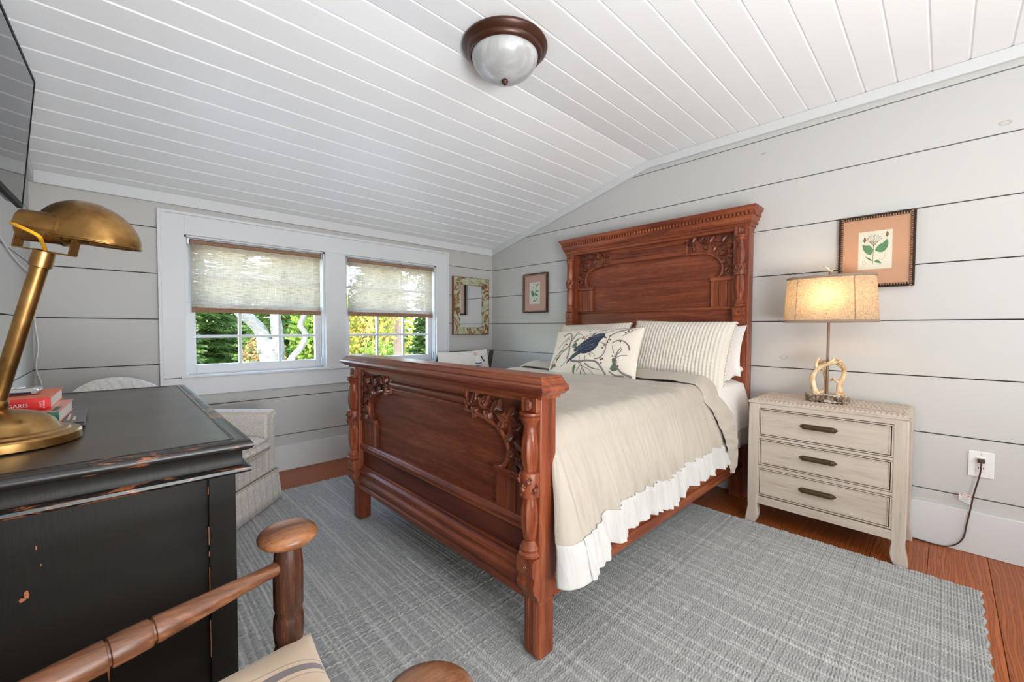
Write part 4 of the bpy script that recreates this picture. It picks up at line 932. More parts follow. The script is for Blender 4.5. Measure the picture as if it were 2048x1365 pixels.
# ------------------------------------------------------------------ antler lamp
LX, LY = 2.70, .423
lamp = root('antler_lamp', 'lit table lamp with entwined antlers and linen drum shade on nightstand', 'lamp', (LX, LY, NZ))
def mk_bk():
    t = NT('rough_bark'); n = t.voro(t.co((1, 1, .45)), 60); n2 = t.noise(t.co((1, 1, .4)), 70, 4)
    c = t.ramp(n2, [(.35, (.04, .025, .016)), (.5, (.15, .095, .06)), (.65, (.32, .235, .165))]); return t.set(color=c, rough=.9, normal=t.bump(n, .9, .006))
M['bark2'] = mk_bk()
def slab(u, v):
    a = u * 2 * PI; r = 1 + .05 * nz(math.cos(a) * 3, math.sin(a) * 3, v * 3) + .05 * nz(a * 9, v * 2, 1); z = NZ + .001 + .038 * v
    k = 1 - .06 * abs(2 * v - 1) ** 2; return Vector((LX + .060 * r * k * math.cos(a), LY + .094 * r * k * math.sin(a), z))
part('bark_edge', MB().grid(slab, 160, 16, True), M['bark2'], lamp, smooth=60)
M['slabtop'] = plain('sawn_slab_top', (.50, .44, .36), .7)
part('log_slab', MB().add([(LX + .0575 * math.cos(a * PI / 30), LY + .091 * math.sin(a * PI / 30), NZ + z_) for z_ in (.002, .0395) for a in range(60)], [tuple(range(59, -1, -1)), tuple(range(60, 120))] + [(i, (i + 1) % 60, 60 + (i + 1) % 60, 60 + i) for i in range(60)]), M['slabtop'], lamp)
M['rod'] = plain('brown_rod', (.20, .12, .08), .45, metal=.3)
part('pole', MB().tube([(LX, LY, NZ + .038), (LX, LY, 1.36)], .0062, 12), M['rod'], lamp, smooth=60)
def mk_ant():
    t = NT('antler'); n = t.noise(t.co((1, 1, .4)), 30, 4); c = t.ramp(n, [(.35, (.42, .22, .08)), (.5, (.70, .50, .28)), (.68, (.85, .74, .55))]); return t.set(color=c, rough=.4, normal=t.bump(n, .3, .002), sss=.05)
M['antler'] = mk_ant()
def antler(base, pts, tines, r0=.014):
    # points: (dy_right, height, dx) ; screen right = -Y
    def W(p): return (LX + p[2], LY - p[0], NZ + .038 + p[1])
    mb = MB(); P = spline([W(p) for p in pts], 26); mb.tube(P, [r0 * (1.25 if i == 0 else 1.0 - .55 * (i / 26) ** 1.2) * (1 if i < 24 else .6) for i in range(27)], 12)
    b = W(pts[0]); mb.sphere((b[0], b[1], b[2] + .006), r0 * 1.7, 12, 8, (1, 1, .5))
    for tp_ in tines:
        Q = spline([W(p) for p in tp_], 14); mb.tube(Q, [r0 * .72 * (1 - .82 * i / 14) for i in range(15)], 9)
    part('antler', mb, M['antler'], lamp, smooth=60)
antler(0, [(-.040, .0, -.022), (-.052, .035, -.028), (-.058, .085, -.03), (-.040, .125, -.028), (-.010, .152, -.03), (.030, .168, -.028), (.062, .180, -.02)], [[(-.036, .128, -.028), (-.046, .155, -.02), (-.036, .185, -.015), (-.028, .198, -.01)], [(.010, .163, -.029), (.03, .185, -.03), (.028, .200, -.03)]])
antler(1, [(.056, .0, -.008), (.054, .04, -.008), (.058, .07, -.008), (.070, .10, -.006), (.068, .14, -.004), (.050, .17, 0), (.032, .195, .004)], [[(.056, .062, -.008), (.038, .075, -.012), (.026, .095, -.014)], [(.064, .145, -.004), (.040, .16, .006), (.018, .178, .010)]], .015)
antler(2, [(-.022, .0, .026), (-.006, .04, .028), (-.012, .09, .028), (-.022, .13, .026), (-.040, .165, .022), (-.034, .195, .018)], [[(-.008, .055, .028), (.016, .075, .026), (.024, .088, .024)], [(-.03, .16, .024), (-.012, .175, .02), (.006, .168, .016)]], .012)
def mk_lshade():
    t = NT('lamp_linen')
    wv = t.noise(t.co((60, 60, 900)), 1, 3, .6); wh = t.noise(t.co((900, 900, 60)), 1, 3, .6)
    f = t.math('ADD', t.math('MULTIPLY', wv, .5), t.math('MULTIPLY', wh, .5)); c = t.ramp(f, [(.38, (.24, .165, .095)), (.55, (.60, .50, .37))])
    df = t.n.new('ShaderNodeBsdfDiffuse'); tl = t.n.new('ShaderNodeBsdfTranslucent'); mx = t.n.new('ShaderNodeMixShader'); mx.inputs[0].default_value = .5
    t.l.new(c, df.inputs[0]); t.l.new(c, tl.inputs[0]); t.l.new(df.outputs[0], mx.inputs[1]); t.l.new(tl.outputs[0], mx.inputs[2])
    t.l.new(mx.outputs[0], t.n['Material Output'].inputs[0]); return t.m
M['lshade'] = mk_lshade(); M['lband'] = plain('shade_band', (.28, .20, .15), .9)
SZ0, SZ1 = 1.098, 1.325
def shp(a, z):
    k = 1 - .07 * (z - SZ0) / (SZ1 - SZ0); return Vector((LX + .112 * k * math.copysign(abs(math.cos(a)) ** .8, math.cos(a)), LY + .200 * k * math.copysign(abs(math.sin(a)) ** .8, math.sin(a)), z))
part('lamp_shade', MB().grid(lambda u, v: shp(u * 2 * PI, SZ0 + (SZ1 - SZ0) * v), 96, 8, True), M['lshade'], lamp, smooth=180)
for z in (SZ0, SZ1): 
    def ring(u, v, z=z):
        p = shp(u * 2 * PI, z); a = v * 2 * PI; d = Vector((p.x - LX, p.y - LY, 0)).normalized(); return p + d * (.0028 * math.cos(a) + .0008) + Vector((0, 0, .0065 * math.sin(a)))
    part('shade_band', MB().grid(ring, 96, 8, True), M['lband'], lamp, smooth=180)
for a in (PI + .55, PI - .62, .6, -.6): part('shade_seam', MB().tube([shp(a, SZ0 + (SZ1 - SZ0) * i / 8) + Vector((math.cos(a) * .001, math.sin(a) * .001, 0)) for i in range(9)], .0016, 6), M['lband'], lamp, smooth=180)
t = NT('bulb_glow'); M['bulb'] = t.set(color=(1, .9, .7), emis=(1.0, .62, .30), emiss=30)
part('bulb', MB().lathe([(.008, 1.165), (.013, 1.175), (.018, 1.195), (.026, 1.215), (.029, 1.235), (.025, 1.255), (.012, 1.27), (.002, 1.274)], (LX - .03, LY, 0), 16), M['bulb'], lamp, smooth=180)
part('socket', MB().lathe([(.012, 1.12), (.014, 1.125), (.014, 1.165), (.009, 1.17)], (LX - .03, LY, 0), 16).tube([(LX, LY, 1.125), (LX - .03, LY, 1.125)], .004, 6), M['rod'], lamp, smooth=40)
part('harp', MB().tube([(LX, LY - .19, 1.322), (LX, LY + .19, 1.322)], .002, 6).tube([(LX - .10, LY, 1.322), (LX + .10, LY, 1.322)], .002, 6), M['rod'], lamp)
mb = MB(); mb.tube(spline([(LX, LY, 1.34), (LX, LY + .004, 1.365), (LX, LY + .018, 1.382), (LX, LY + .032, 1.386)], 12), [.006 - .0004 * i for i in range(13)], 8); mb.tube(spline([(LX, LY, 1.352), (LX, LY - .012, 1.366), (LX, LY - .022, 1.37)], 8), [.004 - .0004 * i for i in range(9)], 8)
part('antler_finial', mb, M['antler'], lamp, smooth=60)
ld = bpy.data.lights.new('bulb_light', 'POINT'); ld.energy = 7.5; ld.color = (1, .60, .30); ld.shadow_soft_size = .022
lo = bpy.data.objects.new('bulb_light', ld); COL.objects.link(lo); lo.location = (LX - .03, LY, 1.235); 

# ------------------------------------------------------------------ framed pictures
M['twig'] = plain('carved_frame_brown', (.05, .022, .014), .5)
M['twig2'] = plain('carved_frame_tan', (.36, .22, .13), .45)
M['mat_orange'] = plain('peach_mat_board', (.62, .33, .20), .6)
M['mat_pink'] = plain('rose_mat_board', (.60, .36, .29), .6)
M['paper'] = plain('print_paper', (.76, .71, .60), .7)
M['ink_g'] = plain('green_ink', (.12, .26, .13), .7); M['ink_b'] = plain('brown_ink', (.22, .13, .06), .7)
def picture(label, y0_, y1_, z0_, z1_, paper, mat, small):
    r = root('framed_print', label, 'picture', (XB - .01, (y0_ + y1_) / 2, z0_)); fw = .019; xf = XB - .024
    part('backing', MB().box(XB - .012, XB - .001, y0_ + .004, y1_ - .004, z0_ + .004, z1_ - .004), M['twig'], r)
    part('mat_board', MB().box(XB - .0135, XB - .012, y0_ + .01, y1_ - .01, z0_ + .01, z1_ - .01), mat, r)
    a0, a1, b0, b1 = paper
    part('print', MB().box(XB - .0145, XB - .0136, a0, a1, b0, b1), M['paper'], r)
    rim = MB().box(xf + .006, XB - .002, y0_, y0_ + fw, z0_, z1_).box(xf + .006, XB - .002, y1_ - fw, y1_, z0_, z1_).box(xf + .006, XB - .002, y0_ + fw, y1_ - fw, z0_, z0_ + fw).box(xf + .006, XB - .002, y0_ + fw, y1_ - fw, z1_ - fw, z1_)
    part('frame', rim, M['twig'], r, bevel=.003)
    mb = MB(); m2 = MB(); p = .0105; k = 0; rnd = random.Random(4)
    def nug(cy, cz, vert):
        nonlocal k
        k += 1
        for j in (-1, 1):
            (mb if (k + (j > 0)) % 2 else m2).sphere((xf + .002, cy + (j * fw * .27 if vert else rnd.uniform(-.001, .001)), cz + (j * fw * .27 if not vert else rnd.uniform(-.001, .001))), .0062, 6, 4, (1.15, 1.0 if vert else .62, .62 if vert else 1.0))
    z = z0_ + .006
    while z < z1_ - .003: nug(y0_ + fw / 2, z, True); nug(y1_ - fw / 2, z, True); z += p
    y = y0_ + fw + .004
    while y < y1_ - fw: nug(y, z0_ + fw / 2, False); nug(y, z1_ - fw / 2, False); y += p
    part('nut_carving', mb, M['twig'], r, smooth=60, stuff=True); part('nut_carving', m2, M['twig2'], r, smooth=60, stuff=True)
    part('glazing', MB().add([(XB - .017, y0_ + fw, z0_ + fw), (XB - .017, y1_ - fw, z0_ + fw), (XB - .017, y1_ - fw, z1_ - fw), (XB - .017, y0_ + fw, z1_ - fw)], [(3, 2, 1, 0)]), M['glass'], r)
    # botanical drawing (screen right = -Y)
    W, H = a1 - a0, b1 - b0; fn = lambda a, b, h: (XB - .0146 - h, a1 - a * W, b0 + b * H)
    g_ = MB(); b_ = MB()
    def lf(pts, mb_): P = spline([(a, b, 0) for a, b in pts + [pts[0]]], 20)[:-1]; mb_.poly([(q.x, q.y) for q in P], fn, .0004)
    def ln(pts, w=.0006, mb_=None): P = spline([(a, b, 0) for a, b in pts], 12); (mb_ or b_).tube([fn(q.x, q.y, .0003) for q in P], w, 4)
    if not small:
        lf([(.46, .50), (.36, .62), (.22, .64), (.12, .66), (.16, .52), (.26, .42), (.38, .38)], g_); lf([(.50, .50), (.60, .62), (.74, .68), (.86, .76), (.88, .58), (.76, .44), (.60, .44)], g_)
        lf([(.44, .22), (.34, .24), (.22, .34), (.34, .30)], g_); lf([(.48, .20), (.58, .24), (.70, .14), (.58, .16)], g_)
        ln([(.44, .12), (.45, .4), (.47, .86)], .0009)
        for k_ in range(14):
            a = -1.2 + 2.4 * k_ / 13; ex, ey = .47 + .24 * math.sin(a), .72 + .15 * math.cos(a) * (1 + .2 * (k_ % 2)); ln([(.46, .6), ((.46 + ex) / 2, .70), (ex, ey)], .0003)
            b_.sphere(fn(ex, ey, .0006), .0018, 5, 4); b_.sphere(fn((.46 + ex) / 2, .72, .0006), .0014, 5, 4)
        for c in ((.14, .76), (.80, .86)): lf([(c[0], c[1]), (c[0] + .04, c[1] + .1), (c[0] + .09, c[1] + .03), (c[0] + .05, c[1] - .05)], b_)
        ln([(.60, .28), (.68, .24), (.78, .28), (.80, .42)], .0004); ln([(.14, .14), (.14, .22), (.22, .22), (.22, .14), (.14, .14)], .0004)
    else:
        lf([(.50, .50), (.30, .62), (.16, .58), (.22, .42), (.40, .34)], g_); lf([(.50, .42), (.62, .36), (.84, .38), (.72, .46), (.58, .52)], g_); lf([(.60, .60), (.70, .66), (.80, .60), (.90, .62), (.80, .54)], g_); lf([(.62, .74), (.74, .80), (.86, .92), (.74, .90)], g_)
        lf([(.30, .74), (.42, .80), (.36, .72)], g_); ln([(.48, .08), (.50, .4), (.62, .72), (.8, .88)], .0008)
        for q_ in ((.4, .2), (.5, .14), (.62, .22), (.7, .12), (.34, .12)): lf([(q_[0], q_[1]), (q_[0] + .06, q_[1] + .05), (q_[0] + .1, q_[1]), (q_[0] + .05, q_[1] - .03)], g_)
    part('leaf_print', g_, M['ink_g'], r, stuff=True); part('stem_print', b_, M['ink_b'], r, stuff=True)
picture('botanical print with orange mat in a knobbly frame above the nightstand', .112, .418, 1.277, 1.66, (.199, .334, 1.374, 1.574), M['mat_orange'], False)
picture('small botanical print with rose mat between the headboard and the mirror corner', 2.552, 2.868, 1.204, 1.577, (2.649, 2.785, 1.287, 1.494), M['mat_pink'], True)

# ------------------------------------------------------------------ mirror
def mk_worn():
    t = NT('worn_green_paint'); n = t.noise(t.co((1, 1, 1)), 7, 3, .55, 3.5); w = t.math('FRACT', t.math('MULTIPLY', t.noise(t.co((1, 1, .8)), 5, 2, .5, 1.5), 7.0))
    f = t.math('ADD', t.math('MULTIPLY', n, .5), t.math('MULTIPLY', w, .5)); c = t.ramp(f, [(.28, (.12, .045, .02)), (.40, (.30, .15, .05)), (.5, (.34, .36, .22)), (.62, (.42, .48, .36)), (.75, (.36, .22, .08))])
    return t.set(color=c, rough=.7, normal=t.bump(f, .5, .003))
M['worn'] = mk_worn(); M['worn_edge'] = plain('bare_red_wood', (.25, .10, .05), .7)
M['mirror'] = NT('mirror_glass').set(color=(.88, .88, .88), metal=1.0, rough=.01)
mr = root('wall_mirror', 'small mirror in a worn green wooden frame beside the right window', 'mirror', (2.615, YA - .01, .99))
mx0, mx1, mz0, mz1, fw = 2.392, 2.838, .992, 1.560, .072
def bar(p): return MB().prism(p, 'Y', YA - .034, YA - .004)
for p in ([(mx0, mz0), (mx1, mz0), (mx1 - fw, mz0 + fw), (mx0 + fw, mz0 + fw)], [(mx0, mz1), (mx1, mz1), (mx1 - fw, mz1 - fw), (mx0 + fw, mz1 - fw)], [(mx0, mz0), (mx0, mz1), (mx0 + fw, mz1 - fw), (mx0 + fw, mz0 + fw)], [(mx1, mz0), (mx1, mz1), (mx1 - fw, mz1 - fw), (mx1 - fw, mz0 + fw)]):
    part('frame_board', bar(p), M['worn'], mr, bevel=.003)
e = .004; mb = MB().box(mx0 - e, mx0 - .0005, YA - .032, YA - .001, mz0 - e, mz1 + e).box(mx1 + .0005, mx1 + e, YA - .032, YA - .001, mz0 - e, mz1 + e).box(mx0, mx1, YA - .032, YA - .001, mz0 - e, mz0 - .0005).box(mx0, mx1, YA - .032, YA - .001, mz1 + .0005, mz1 + e)
part('outer_edge', mb, M['worn_edge'], mr)
part('mirror_glass', MB().box(mx0 + fw - .006, mx1 - fw + .006, YA - .016, YA - .008, mz0 + fw - .006, mz1 - fw + .006), M['mirror'], mr)

# ------------------------------------------------------------------ outlet and cord
M['plate'] = plain('outlet_plastic', (.80, .79, .77), .25)
ot = root('wall_outlet', 'white double wall outlet with a brown plug to the right of the nightstand', 'outlet', (XB - .004, -.131, .427))
part('cover_plate', MB().box(XB - .0065, XB - .0005, -.172, -.090, .366, .487), M['plate'], ot, bevel=.003)
part('receptacle', MB().box(XB - .009, XB - .006, -.148, -.114, .394, .46), M['plate'], ot, bevel=.001)
for z in (.410,):
    for y in (-.138, -.124): part('slot', MB().box(XB - .0094, XB - .0089, y - .001, y + .001, z - .004, z + .004), M['slot'], ot)
part('screw', MB().tube([(XB - .0068, -.131, .473), (XB - .0060, -.131, .473)], .0025, 10), M['metal'], ot)
M['cordb'] = plain('brown_cord', (.06, .025, .017), .45)
cd = root('power_cord', 'brown lamp cord with a white warning tag hanging from the outlet', 'cord', (XB - .02, -.12, .01))
path = [(XB - .030, -.131, .447), (XB - .034, -.130, .43), (XB - .030, -.127, .38), (XB - .028, -.112, .29), (XB - .028, -.104, .225), (XB - .029, -.093, .14), (XB - .030, -.083, .07), (XB - .030, -.056, .026), (XB - .028, -.012, .0045), (XB - .024, .06, .0045), (XB - .02, .13, .0045), (XB - .022, .30, .0045)]
part('cord', MB().tube(spline(path, 80), .0030, 8), M['cordb'], cd, smooth=180)
part('plug', MB().box(XB - .034, XB - .0095, -.143, -.119, .438, .456), M['cordb'], cd, bevel=.004)
M['tagp'] = plain('tag_paper', (.80, .78, .75), .6); M['red'] = plain('tag_red', (.6, .08, .04), .6); M['grey'] = plain('tag_print', (.35, .34, .33), .7)
tg = part('warning_tag', MB().add([(XB - .034, -.100, .285), (XB - .034, -.099, .234), (XB - .048, -.072, .250), (XB - .048, -.073, .288), (XB - .0332, -.100, .285), (XB - .0332, -.099, .234), (XB - .0472, -.072, .250), (XB - .0472, -.073, .288)][:0] + [(XB - .033, -.102, .276), (XB - .033, -.100, .236), (XB - .040, -.064, .252), (XB - .040, -.066, .286), (XB - .0322, -.102, .276), (XB - .0322, -.100, .236), (XB - .0392, -.064, .252), (XB - .0392, -.066, .286)], [(0, 3, 2, 1), (4, 5, 6, 7), (0, 1, 5, 4), (1, 2, 6, 5), (2, 3, 7, 6), (3, 0, 4, 7)]), M['tagp'], cd)
def onTag(s_, t_, h=.0004): # s along 0..1, t 0..1 down
    a = Vector((XB - .033, -.102, .276)).lerp(Vector((XB - .040, -.066, .286)), s_); b = Vector((XB - .033, -.100, .236)).lerp(Vector((XB - .040, -.064, .252)), s_); return a.lerp(b, t_) + Vector((-h, -h * .2, 0))
def tagbar(mb, s0, s1, t0, t1): mb.add([onTag(s0, t0), onTag(s0, t1), onTag(s1, t1), onTag(s1, t0)], [(0, 3, 2, 1)])
mb = MB(); tagbar(mb, .05, .36, .05, .16); tagbar(mb, .42, .64, .05, .16); tagbar(mb, .70, .95, .05, .16); part('red_heading', mb, M['red'], tg, stuff=True)
mb = MB()
for i in range(8): tagbar(mb, .06, .94 - .2 * (i % 3 == 2), .24 + .09 * i, .28 + .09 * i)
part('fine_print', mb, M['grey'], tg, stuff=True)

# ------------------------------------------------------------------ ceiling light
CLX, CLY = 1.278, 1.388
cl = root('ceiling_light', 'flush ceiling light with bronze rim and frosted alabaster glass bowl', 'ceiling light', (CLX, CLY, 2.31))
M['rim'] = plain('bronze_rim', (.06, .019, .009), .34, metal=.3)
part('rim', MB().lathe([(.150, 2.308), (.172, 2.3105), (.186, 2.309), (.190, 2.303), (.188, 2.296), (.179, 2.290), (.173, 2.281), (.168, 2.279), (.166, 2.270), (.158, 2.262), (.152, 2.259), (.146, 2.262), (.144, 2.270)][::-1], (CLX, CLY, 0), 72, cap=False), M['rim'], cl, smooth=50)
def mk_alab():
    t = NT('alabaster_glass'); n = t.noise(t.co(), 5, 4, .6, 2.5); n = t.ramp(n, [(.4, (.38, .38, .375)), (.5, (.43, .43, .425)), (.57, (.50, .50, .495))])
    return t.set(color=n, rough=.3, sss=.0, coat=.1)
M['alab'] = mk_alab()
pr = [(.148 * math.cos(a) , 2.268 - .104 * math.sin(a) ** 1.0) for a in [i * PI / 2 / 14 for i in range(15)]]; pr[-1] = (.002, 2.164)
part('glass_bowl', MB().lathe(pr, (CLX, CLY, 0), 64, cap=False), M['alab'], cl, smooth=180)
part('finial', MB().lathe([(.006, 2.167), (.011, 2.165), (.015, 2.160), (.016, 2.155), (.012, 2.150), (.009, 2.147), (.009, 2.144), (.003, 2.140)][::-1], (CLX, CLY, 0), 20), M['rim'], cl, smooth=50)

# ------------------------------------------------------------------ desk
def mk_desk():
    t = NT('worn_black_paint'); n = t.noise(t.co((1, 1, 1)), 22, 5, .7); n2 = t.noise(t.co(), 2.2, 3); n3 = t.noise(t.co((3, 3, .4)), 60, 3)
    base = t.mix(n2, (.008, .007, .006), (.016, .013, .010))
    chip = t.math('GREATER_THAN', n, .76); base = t.mix(chip, base, (.24, .085, .03))
    return t.set(color=base, rough=t.math('ADD', .33, t.math('MULTIPLY', n3, .2)), normal=t.bump(n3, .25, .001), spec=.2)
def mk_desk_edge():
    t = NT('rubbed_black_edge'); n = t.noise(t.co((6, 6, 40)), 1.6, 5, .75, 1); n2 = t.noise(t.co(), 4, 2)
    f = t.math('ADD', t.math('MULTIPLY', n, .7), t.math('MULTIPLY', n2, .3)); c = t.ramp(f, [(.545, (.012, .010, .009)), (.575, (.30, .10, .035)), (.66, (.20, .07, .03))]); return t.set(color=c, rough=.36, normal=t.bump(n, .3, .001))
def mk_desk_top():
    t = NT('worn_desk_top'); n = t.noise(t.co((1, 1, 1)), 45, 5, .75); n2 = t.noise(t.co(), 3.0, 4, .6); w = t.noise(t.co((18, 3, 1)), 3, 4, .6, 1.5)
    base = t.mix(n2, (.030, .021, .015), (.062, .046, .036)); sc_ = t.noise(t.co((90, 6, 1)), 1, 3, .7)
    base = t.mix(t.math('MULTIPLY', t.math('GREATER_THAN', n, .71), .6), base, (.32, .25, .20))
    base = t.mix(t.math('MULTIPLY', t.math('GREATER_THAN', sc_, .72), .15), base, (.3, .26, .22))
    return t.set(color=base, rough=t.math('ADD', .22, t.math('MULTIPLY', n2, .16)), normal=t.bump(w, .22, .0015), spec=.38)
M['desk'] = mk_desk(); M['desk_edge'] = mk_desk_edge(); M['desk_top'] = mk_desk_top(); M['chip'] = plain('bare_orange_wood', (.42, .14, .05), .6)
DX0, DX1, DY0, DY1, DZ = -.298, .224, 1.080, 2.335, .80
dk = root('writing_desk', 'black painted wooden desk with rubbed orange edges in the left foreground', 'desk', (-.04, 1.7, 0))
part('desk_top', MB().box(DX0, DX1 - .008, DY0 + .008, DY1 - .008, DZ - .02, DZ), M['desk_top'], dk, bevel=.001)
def dring(name, prof, mat):
    n = len(prof); vs = []
    for o_, z_ in prof: vs += [(DX0 - .0, DY0 + .008 - o_, z_), (DX1 - .008 + o_, DY0 + .008 - o_, z_), (DX1 - .008 + o_, DY1 - .008 + o_, z_), (DX0, DY1 - .008 + o_, z_)]
    fs = [(j * 4 + k, (j + 1) * 4 + k, (j + 1) * 4 + k + 1, j * 4 + k + 1) for j in range(n - 1) for k in range(3)]
    fs = [f_[::-1] for f_ in fs]
    return part(name, MB().add(vs, fs), mat, dk, smooth=40)
dring('top_edge', [(-.030, DZ + .0002), (-.028, DZ + .0016), (-.024, DZ + .0014), (-.022, DZ - .0002), (-.014, DZ + .001), (-.004, DZ + .0008), (.003, DZ - .002), (.007, DZ - .008), (.008, DZ - .013), (.005, DZ - .019), (-.002, DZ - .023), (-.010, DZ - .0235)], M['desk_edge'])
dring('frieze', [(-.010, DZ - .0225), (-.012, DZ - .026), (-.0125, DZ - .052), (-.010, DZ - .058)], M['desk'])
dring('lower_bead', [(-.0125, DZ - .056), (-.004, DZ - .0575), (.003, DZ - .062), (.004, DZ - .068), (.0, DZ - .073), (-.008, DZ - .0755), (-.03, DZ - .0765)], M['desk_edge'])
PX1 = .190
part('carcass', MB().box(DX0, PX1 - .004, DY0 + .040, DY0 + .36, .02, DZ - .03).box(DX0, PX1 - .004, DY1 - .36, DY1 - .040, .02, DZ - .03), M['desk'], dk)
part('kneehole_rail', MB().box(DX0, PX1 - .006, DY0 + .36, DY1 - .36, DZ - .17, DZ - .03), M['desk'], dk)
part('back_panel', MB().box(DX0, DX0 + .015, DY0 + .36, DY1 - .36, .2, DZ - .17), M['desk'], dk)
for ya, yb in ((DY0 + .018, DY0 + .062), (DY1 - .062, DY1 - .018)):
    part('corner_post', MB().box(PX1 - .050, PX1, ya, yb, .012, DZ - .07), M['desk'], dk, bevel=.002)
    part('corner_post', MB().box(DX0, DX0 + .045, ya, yb, .012, DZ - .07), M['desk'], dk, bevel=.002)
part('end_panel', MB().box(DX0 + .04, PX1 - .046, DY0 + .031, DY0 + .041, .03, DZ - .07), M['desk'], dk)
part('end_panel', MB().box(DX0 + .04, PX1 - .046, DY1 - .041, DY1 - .031, .03, DZ - .07), M['desk'], dk)
part('bottom_rail', MB().box(DX0 + .04, PX1 - .046, DY0 + .022, DY0 + .036, .05, .11), M['desk'], dk, bevel=.002)
for i, (ya, yb) in enumerate(((DY0 + .065, DY0 + .355), (DY1 - .355, DY1 - .065))):
    for j in range(3):
        d = part('drawer', MB().box(PX1 - .008, PX1 + .004, ya, yb, .06 + .22 * j, .265 + .22 * j), M['desk'], dk, bevel=.003)
        part('knob', MB().tube([(PX1 + .003, (ya + yb) / 2, .165 + .22 * j), (PX1 + .012, (ya + yb) / 2, .165 + .22 * j), (PX1 + .024, (ya + yb) / 2, .165 + .22 * j)], [.006, .008, .014], 14), M['bronze'], d, smooth=50)
mb = MB(); rnd = random.Random(9)
def chip(x, z, w, h):
    pts = [(x + w * math.cos(a) * rnd.uniform(.5, 1), z + h * math.sin(a) * rnd.uniform(.5, 1)) for a in [k * PI / 5 for k in range(10)]]; mb.prism(pts, 'Y', DY0 + .0304, DY0 + .0312)
chip(-.122, .580, .0045, .012); chip(-.127, .573, .006, .0045); chip(-.109, .66, .0016, .005); chip(-.104, .627, .0010, .003); chip(-.0215, .40, .0028, .05); chip(-.026, .352, .006, .014)
part('paint_chip', mb, M['chip'], dk, stuff=True)
mb = MB()
for z, h in ((.70, .008), (.60, .02), (.56, .006), (.50, .03), (.40, .012), (.36, .03)): mb.box(PX1 - .0512, PX1 - .0500, DY0 + .0172, DY0 + .0182, z - h, z + h)
part('rubbed_corner', mb, M['chip'], dk, stuff=True)

# ------------------------------------------------------------------ brass desk lamp
def mk_brass():
    t = NT('aged_brass'); n = t.noise(t.co(), 9, 4, .6); n2 = t.noise(t.co(), 70, 3); c = t.ramp(n, [(.35, (.20, .10, .03)), (.55, (.38, .21, .07)), (.7, (.52, .32, .13))])
    return t.set(color=c, metal=.95, rough=t.math('ADD', .22, t.math('MULTIPLY', n2, .16)))
M['brass'] = mk_brass(); M['yellow'] = plain('yellow_fabric_cord', (.75, .36, .01), .6)
bl = root('desk_lamp', 'aged brass desk lamp with domed shade and yellow cord on the black desk', 'lamp', (-.18, 1.395, DZ))
part('base', MB().lathe([(.112, .0015), (.115, .004), (.115, .020), (.112, .024), (.098, .026), (.094, .030), (.086, .031), (.082, .033), (.072, .050), (.054, .065), (.030, .073), (.012, .076), (.001, .0765)], (-.174, 1.383, DZ), 72), M['brass'], bl, smooth=35)
A0, A1 = Vector((-.193, 1.425, .875)), Vector((-.1105, 1.358, 1.205)); dA = (A1 - A0).normalized()
part('swivel', MB().sphere(A0 + dA * .01, .020, 16, 10).tube([A0 + Vector((.0, 0, -.02)), A0 + dA * .035], .012, 14), M['brass'], bl, smooth=50)
part('stem', MB().tube([A0, A1], .0145, 24), M['brass'], bl, smooth=50)
part('collar', MB().tube([A1 - dA * .022, A1 - dA * .020, A1 + dA * .014, A1 + dA * .016], [.0165, .0185, .0175, .011], 24), M['brass'], bl, smooth=40)
ex = Vector((.722, -.6915, 0)); ey = Vector((.6915, .722, 0)); ez = Vector((0, 0, 1))
tilt = math.radians(-7); ax = (ex * math.cos(tilt) + ez * math.sin(tilt)); az = (ez * math.cos(tilt) - ex * math.sin(tilt))
Q = A1 + dA * .014
# yoke: flat U of square bar
def flat(mb, p, q, w=.011, th=.0028, nrm=None):
    d = (q - p).normalized(); n_ = nrm; b = d.cross(n_).normalized(); vs = [c + n_ * sx * th / 2 + b * sy * w for c in (p, q) for sx in (-1, 1) for sy in (-1, 1)]
    mb.add(vs, [(0, 1, 3, 2), (4, 6, 7, 5), (0, 4, 5, 1), (2, 3, 7, 6), (0, 2, 6, 4), (1, 5, 7, 3)])
yk = MB(); half = .054; up_ = (ez * .95 + ex * .27).normalized(); side = (ex * .985 - ez * .17 + ey * .12).normalized()
c0, c1 = Q - side * half, Q + side * half; dep_ = ey
wv = side.cross(up_).normalized()
flat(yk, c0, c1, .010, .003, up_); flat(yk, c0, c0 + up_ * .058, .010, .003, side); flat(yk, c1, c1 + up_ * .058, .010, .003, side)
part('yoke', yk, M['brass'], bl)
K = Q + ez * .050 + ex * .010
sa = (ex * .90 + ey * .42 - ez * .06).normalized()
part('socket', MB().tube([K - sa * .044, K - sa * .042, K - sa * .039, K + sa * .022, K + sa * .024, K + sa * .030, K + sa * .032, K + sa * .06], [.022, .030, .033, .033, .036, .036, .031, .027], 32), M['brass'], bl, smooth=40)
part('cord_bushing', MB().tube([K - sa * .046, K - sa * .042], [.009, .012], 16), M['slot'], bl)
for c_, sg_ in ((c0, -1), (c1, 1)): part('thumb_screw', MB().tube([c_ + up_ * .050 - side * .003 * sg_, c_ + up_ * .050 + side * .013 * sg_], .0105, 16), M['brass'], bl, smooth=40, bevel=.001)
DC = K + ex * .022 - ez * .019 + ey * .058
def dome(u, v):
    th = u * PI; ph = v * PI  # half ellipsoid
    a, b, h = .102, .080, .092; x = -a * math.cos(ph); s_ = math.sin(ph); y = b * s_ * math.cos(th); z = h * s_ * math.sin(th) * (1 - .12 * math.cos(ph) * -1)
    return DC + ax * (x + .004) + ey * y + az * z
part('dome_shade', MB().grid(dome, 48, 48), M['brass'], bl, smooth=180, solid=.0015)
rim = [dome(0, i / 40) for i in range(41)] + [dome(1, 1 - i / 40) for i in range(1, 41)]
